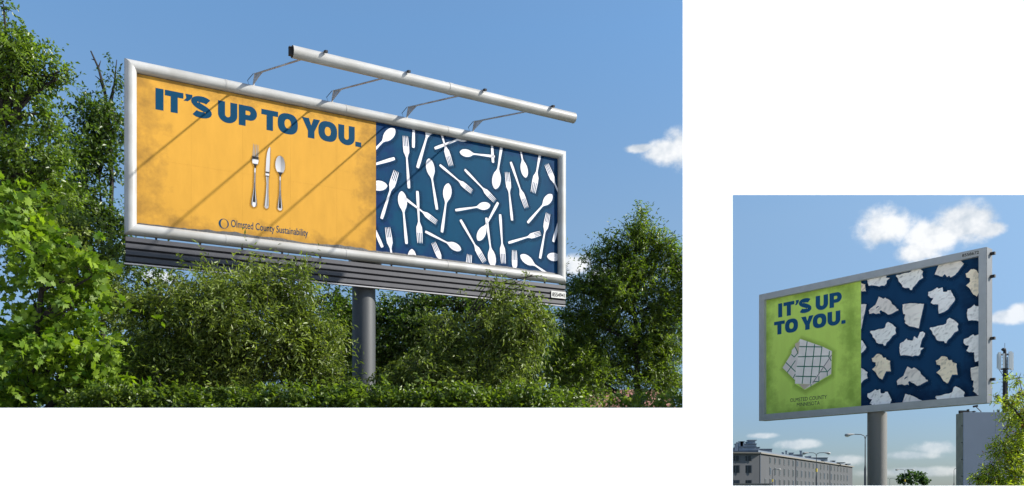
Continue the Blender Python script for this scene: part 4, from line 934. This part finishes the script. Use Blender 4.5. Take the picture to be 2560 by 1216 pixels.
for x0, x1, yt, Y in ((1832, 1846, 1122, 236), (1847, 1890, 1118, 236), (1848, 1860, 1109, 238), (1860, 1891, 1111, 239), (1876, 1882, 1104, 241), (1890, 1899, 1119.5, 237), (1899, 1930, 1124, 242), (1960, 2007, 1138, 268), (2018, 2069, 1145.5, 288), (2082, 2112, 1157.5, 308), (2112, 2126, 1161, 320)):
    roofbox(x0, x1, yt, 1150, Y)
    a, b = P(x0 - .7, yt, Y), P(x1 + .7, yt, Y); MB().abox(a[0], b[0], Y - .3, Y + 5.3, a[2], a[2] + .18).build('coping', M_ROOF, apt)
for x, yt, w, Y in ((1850.5, 1105, .35, 238), (1853.5, 1105, .35, 238), (1856.5, 1105, .35, 238), (1879, 1101.5, .8, 241), (1956, 1132, .15, 266), (1958.5, 1133, .15, 266), (1965.5, 1128, .2, 266), (1978, 1133, .5, 268), (2002, 1128, .25, 270), (2018, 1142, .5, 288), (2024.5, 1141, .3, 288), (2079, 1153, .3, 306), (2082, 1153, .3, 306), (2085, 1153, .3, 306), (1839, 1113, .15, 234), (1842.5, 1107, .15, 234)):
    a = P(x, yt, Y); MB().box((a[0], a[1], (a[2] + HB) / 2), (w, 0, 0), (0, w, 0), (0, 0, (a[2] - HB) / 2)).box((a[0], a[1], a[2]), (w * 1.4, 0, 0), (0, w * 1.4, 0), (0, 0, .12)).build('chimney', M_ATT, apt)
a = P(1971, 1203, 268)
# low annex in front of the wing
ann = empty('annex', P(1850, 1240, 200)); ann.location.z = 0; tag(ann, 'low flat roofed annex in front of the grey apartment block', 'building')
a, b = P(1780, 1209, 200), P(1925, 1214, 200)
MB().abox(a[0], b[0], 200, 212, 0, a[2] - .3).build('wall', M_FAC, ann); MB().abox(a[0] - .4, b[0] + .4, 199.6, 212.4, a[2] - .29, a[2]).build('roof', M_TRIM, ann)
# windowless building with a big grey wall
gb = empty('grey_building', (60, 112, 0)); tag(gb, 'tall building with a blank blue grey wall and a narrow return coloured as sunlit beige', 'building')
H_G = P(2407, 1031, 110)[2]; g0 = P(2407, 0, 110)[:2]; g1 = P(2388, 0, 112.3)[:2]
mb = MB(); prism(mb, [(g0[0], 110, 0), (85, 111, 0), (85, 135, 0), (72, 135, 0), (g1[0] + .05, 112.2, 0)], 0, H_G - .05); mb.build('wall', mat('sunlit_beige', (.33, .28, .20), .85, var=.2, scale=1), gb)  # warm sunlight on the narrow return is put into its beige
npan = 7
for i in range(npan):
    xa, xb = lerp(g0[0], 85, i / npan), lerp(g0[0], 85, (i + 1) / npan); ya, yb = lerp(110, 111, i / npan), lerp(110, 111, (i + 1) / npan)
    mb = MB(); prism(mb, [(xa + .01, ya - .12, 0), (xb - .01, yb - .12, 0), (xb - .01, yb - .02, 0), (xa + .01, ya - .02, 0)], .5, H_G); mb.build('wall_panel', mat('blue_grey_panel', (.19, .22, .28), .8, var=.06, scale=.3), gb)
for k in range(5): MB().box((g0[0] - .03, 110.1, 2.2 + k * 2.1), (.10, 0, 0), (0, .05, 0), (0, 0, .04)).build('anchor', M_BLACK, gb)
mb = MB()
for px, w, h in ((2408, 1.0, .35), (2420, .15, .5), (2434, .12, .3), (2496, .1, .4)):
    a = P(px, 1031, 111); MB().box((a[0], 111, H_G + h / 2 - .04), (w / 2, 0, 0), (0, .2, 0), (0, 0, h / 2)).build('roof_fitting', M_BLACK, gb)
MB().tube([P(2408, 1030, 111), P(2440, 1029, 111)], .05, 5).build('roof_rail', M_BLACK, gb)
mb = MB(); mb.tube([P(2453, 1030, 110.6), P(2440, 1017, 110.2)], .06, 5); mb.box(P(2438.5, 1016, 110.2), (.25, 0, .05), (0, .15, 0), (-.03, 0, .12)); mb.build('floodlight', M_BLACK, gb)
# antenna mast
Ym = 118; am = empty('antenna_mast', (P(2512, 0, Ym)[0], Ym, 0)); tag(am, 'dark antenna mast with pale panel antennas behind the blank grey wall', 'mast')
mx_ = am.location.x
def mp(px, py, dy=0): return P(px, py, Ym) + np.array([0, dy, 0])
MB().tube([(mx_, Ym, 0), (mx_, Ym, mp(0, 960)[2]), (mx_, Ym, mp(0, 876)[2])], [.30, .26, .20], 10).build('mast', M_BLACK, am, smooth=True)
mb = MB(); mb.tube([mp(2512, 876), mp(2512, 858)], .03, 5)
for z in range(885, 1030, 9): mb.box(mp(2512, z), (.42, 0, 0), (0, .04, 0), (0, 0, .03))
mb.tube([mp(2516.5, 895, -.2), mp(2516.5, 1030, -.2)], .06, 5); mb.tube([mp(2507.5, 895, -.2), mp(2507.5, 1030, -.2)], .06, 5); mb.build('ladder', M_BLACK, am)
for px, y0, y1, dy, w in ((2495.5, 882, 925, -.3, .17), (2500, 884, 920, .5, .12), (2519.5, 881, 924, -.6, .20), (2530, 882, 926, 0, .16), (2505, 886, 922, -.5, .1)):
    c, d = mp(px, y0, dy), mp(px, y1, dy); MB().box((c + d) / 2, (w, 0, 0), (0, .09, 0), (0, 0, (c[2] - d[2]) / 2)).build('panel_antenna', mat('antenna_grey', (.62, .63, .62), .5), am)
mb = MB()
for py in (886, 922):
    mb.tube([mp(2495, py, -.3), mp(2512, py + 3), mp(2530, py)], .06, 5); mb.tube([mp(2519, py, -.6), mp(2512, py + 3), mp(2500, py, .5)], .05, 5)
mb.tube([mp(2495, 926, -.3), mp(2512, 945)], .04, 5); mb.tube([mp(2530, 928), mp(2512, 945)], .04, 5)
mb.tube([mp(2506, 876), mp(2508, 874), mp(2513, 875)], .22, 8); mb.build('bracket', M_BLACK, am)
mb = MB(); mb.tube([mp(2516, 960), mp(2550, 1012)], .012, 3); mb.tube([mp(2508, 960), mp(2482, 1020)], .012, 3); mb.build('guy_wire', M_BLACK, am)
# street lamps
M_LP = mat('lamp_pole_dark', (.045, .05, .055), .5, var=.2, scale=2); M_LH = mat('lamp_head_grey', (.30, .29, .27), .5); M_LG = mat('lamp_glass', (.62, .55, .42), .25); M_YB = mat('yellow_band', (.62, .45, .03), .6)
def lamp_post(px, py, Y, arms, label, band=True, thick=True, curved=False):
    z = P(px, py, Y)[2]; r = empty('street_lamp', (P(px, 0, Y)[0], Y, 0)); tag(r, label, 'street lamp', 'street lamps along the road'); x = r.location.x
    mid = z * .55
    MB().tube([(x, Y, 0), (x, Y, mid), (x, Y, mid + .5), (x, Y, z - .5)], [.15, .13, .07, .05], 10).build('pole', M_LP, r, smooth=True)
    for s_, L in arms:
        mb = MB(); mb.tube([(x, Y, z - .55), (x + s_ * .12, Y, z - .18), (x + s_ * .5, Y, z - .03), (x + s_ * L, Y, z)], .05, 8); mb.build('arm', M_LP, r, smooth=True)
        hx0, hx1 = x + s_ * L, x + s_ * (L + 1.0); mb = MB()
        mb.tube([(hx0 - s_ * .1, Y, z), (hx0 + s_ * .25, Y, z - .03), (hx0 + s_ * .6, Y, z - .07), (hx1 - s_ * .1, Y, z - .10), (hx1 + s_ * .02, Y, z - .13)], [.05, .11, .16, .16, .07], 10)
        h = mb.build('lamp_head', M_LH, r, smooth=True)
        mb = MB(); mb.tube([(hx0 + s_ * .45, Y, z - .17), (hx0 + s_ * .7, Y, z - .22), (hx1 - s_ * .05, Y, z - .23)], [.06, .12, .06], 10); mb.build('diffuser', M_LG, h, smooth=True, root=r)
    if band:
        zb = z * .70; MB().tube([(x, Y, zb - .45), (x, Y, zb + .1)], .155 if thick else .12, 10).build('yellow_band', M_YB, r, smooth=True)
    return r
lamp_post(2163, 1086, 102, [(-1, 1.35), (1, 1.35)], 'tall double armed street lamp half hidden by the round billboard post', band=False)
lamp_post(2041, 1132, 145, [(-1, 1.3), (1, 1.3)], 'double armed street lamp with a yellow band before the apartment block')
lamp_post(1931, 1173, 200, [(1, .9)], 'single armed street lamp with a yellow band before the apartment block')
lamp_post(2262, 1174, 225, [(-1, 1.4), (1, 1.4)], 'double armed street lamp in front of the small round trees')
lamp_post(2224.5, 1196, 320, [(-1, 1.4), (1, 2.0)], 'distant double armed street lamp between the round post and the trees', band=False)
lamp_post(2385, 1171, 215, [(1, .6)], 'slim street lamp beside the beige edge of the grey building', band=False)
lamp_post(2315, 1206, 400, [(1, 1.2)], 'very distant street lamp right of the small round trees', band=False)
tree('roadside_tree', 'small rounded dark green tree far down the road', 'tree', 2272, 235, [(2262, 1203, 18, 10), (2280, 1196, 16, 14), (2270, 1190, 10, 8)], 'far', 'clump', .75, 4.0, 1.0, per=6, seed=70, base_z=0, trunk_r=.25, group='trees far down the road')
tree('roadside_tree', 'second small rounded tree far down the road with a ragged side', 'tree', 2302, 240, [(2299, 1194, 14, 13), (2306, 1204, 14, 8), (2318, 1206, 8, 4)], 'far', 'clump', .75, 4.0, 1.0, per=6, seed=71, base_z=0, trunk_r=.25, group='trees far down the road')
tree('box_elder_tree', 'yellow green tree with brown seed clusters in front of the blank grey wall', 'tree', 2580, 17,
     [(2550, 945, 12, 16), (2548, 985, 16, 20), (2520, 1010, 28, 16), (2494, 990, 10, 10, .8), (2560, 1030, 25, 40), (2535, 1050, 22, 22), (2556, 1090, 26, 40), (2520, 1085, 10, 10, .8), (2540, 1120, 32, 26), (2500, 1110, 18, 16), (2490, 1125, 12, 22), (2520, 1155, 38, 22), (2478, 1165, 20, 14), (2500, 1190, 40, 18), (2450, 1195, 16, 9), (2545, 1190, 40, 30), (2470, 1210, 40, 9), (2530, 1215, 50, 20)],
     'lime', 'narrow', .085, 2.5, .22, per=8, seed=80, base_z=0, trunk_r=.05, seeds=.13, droop=.5, up=.15)
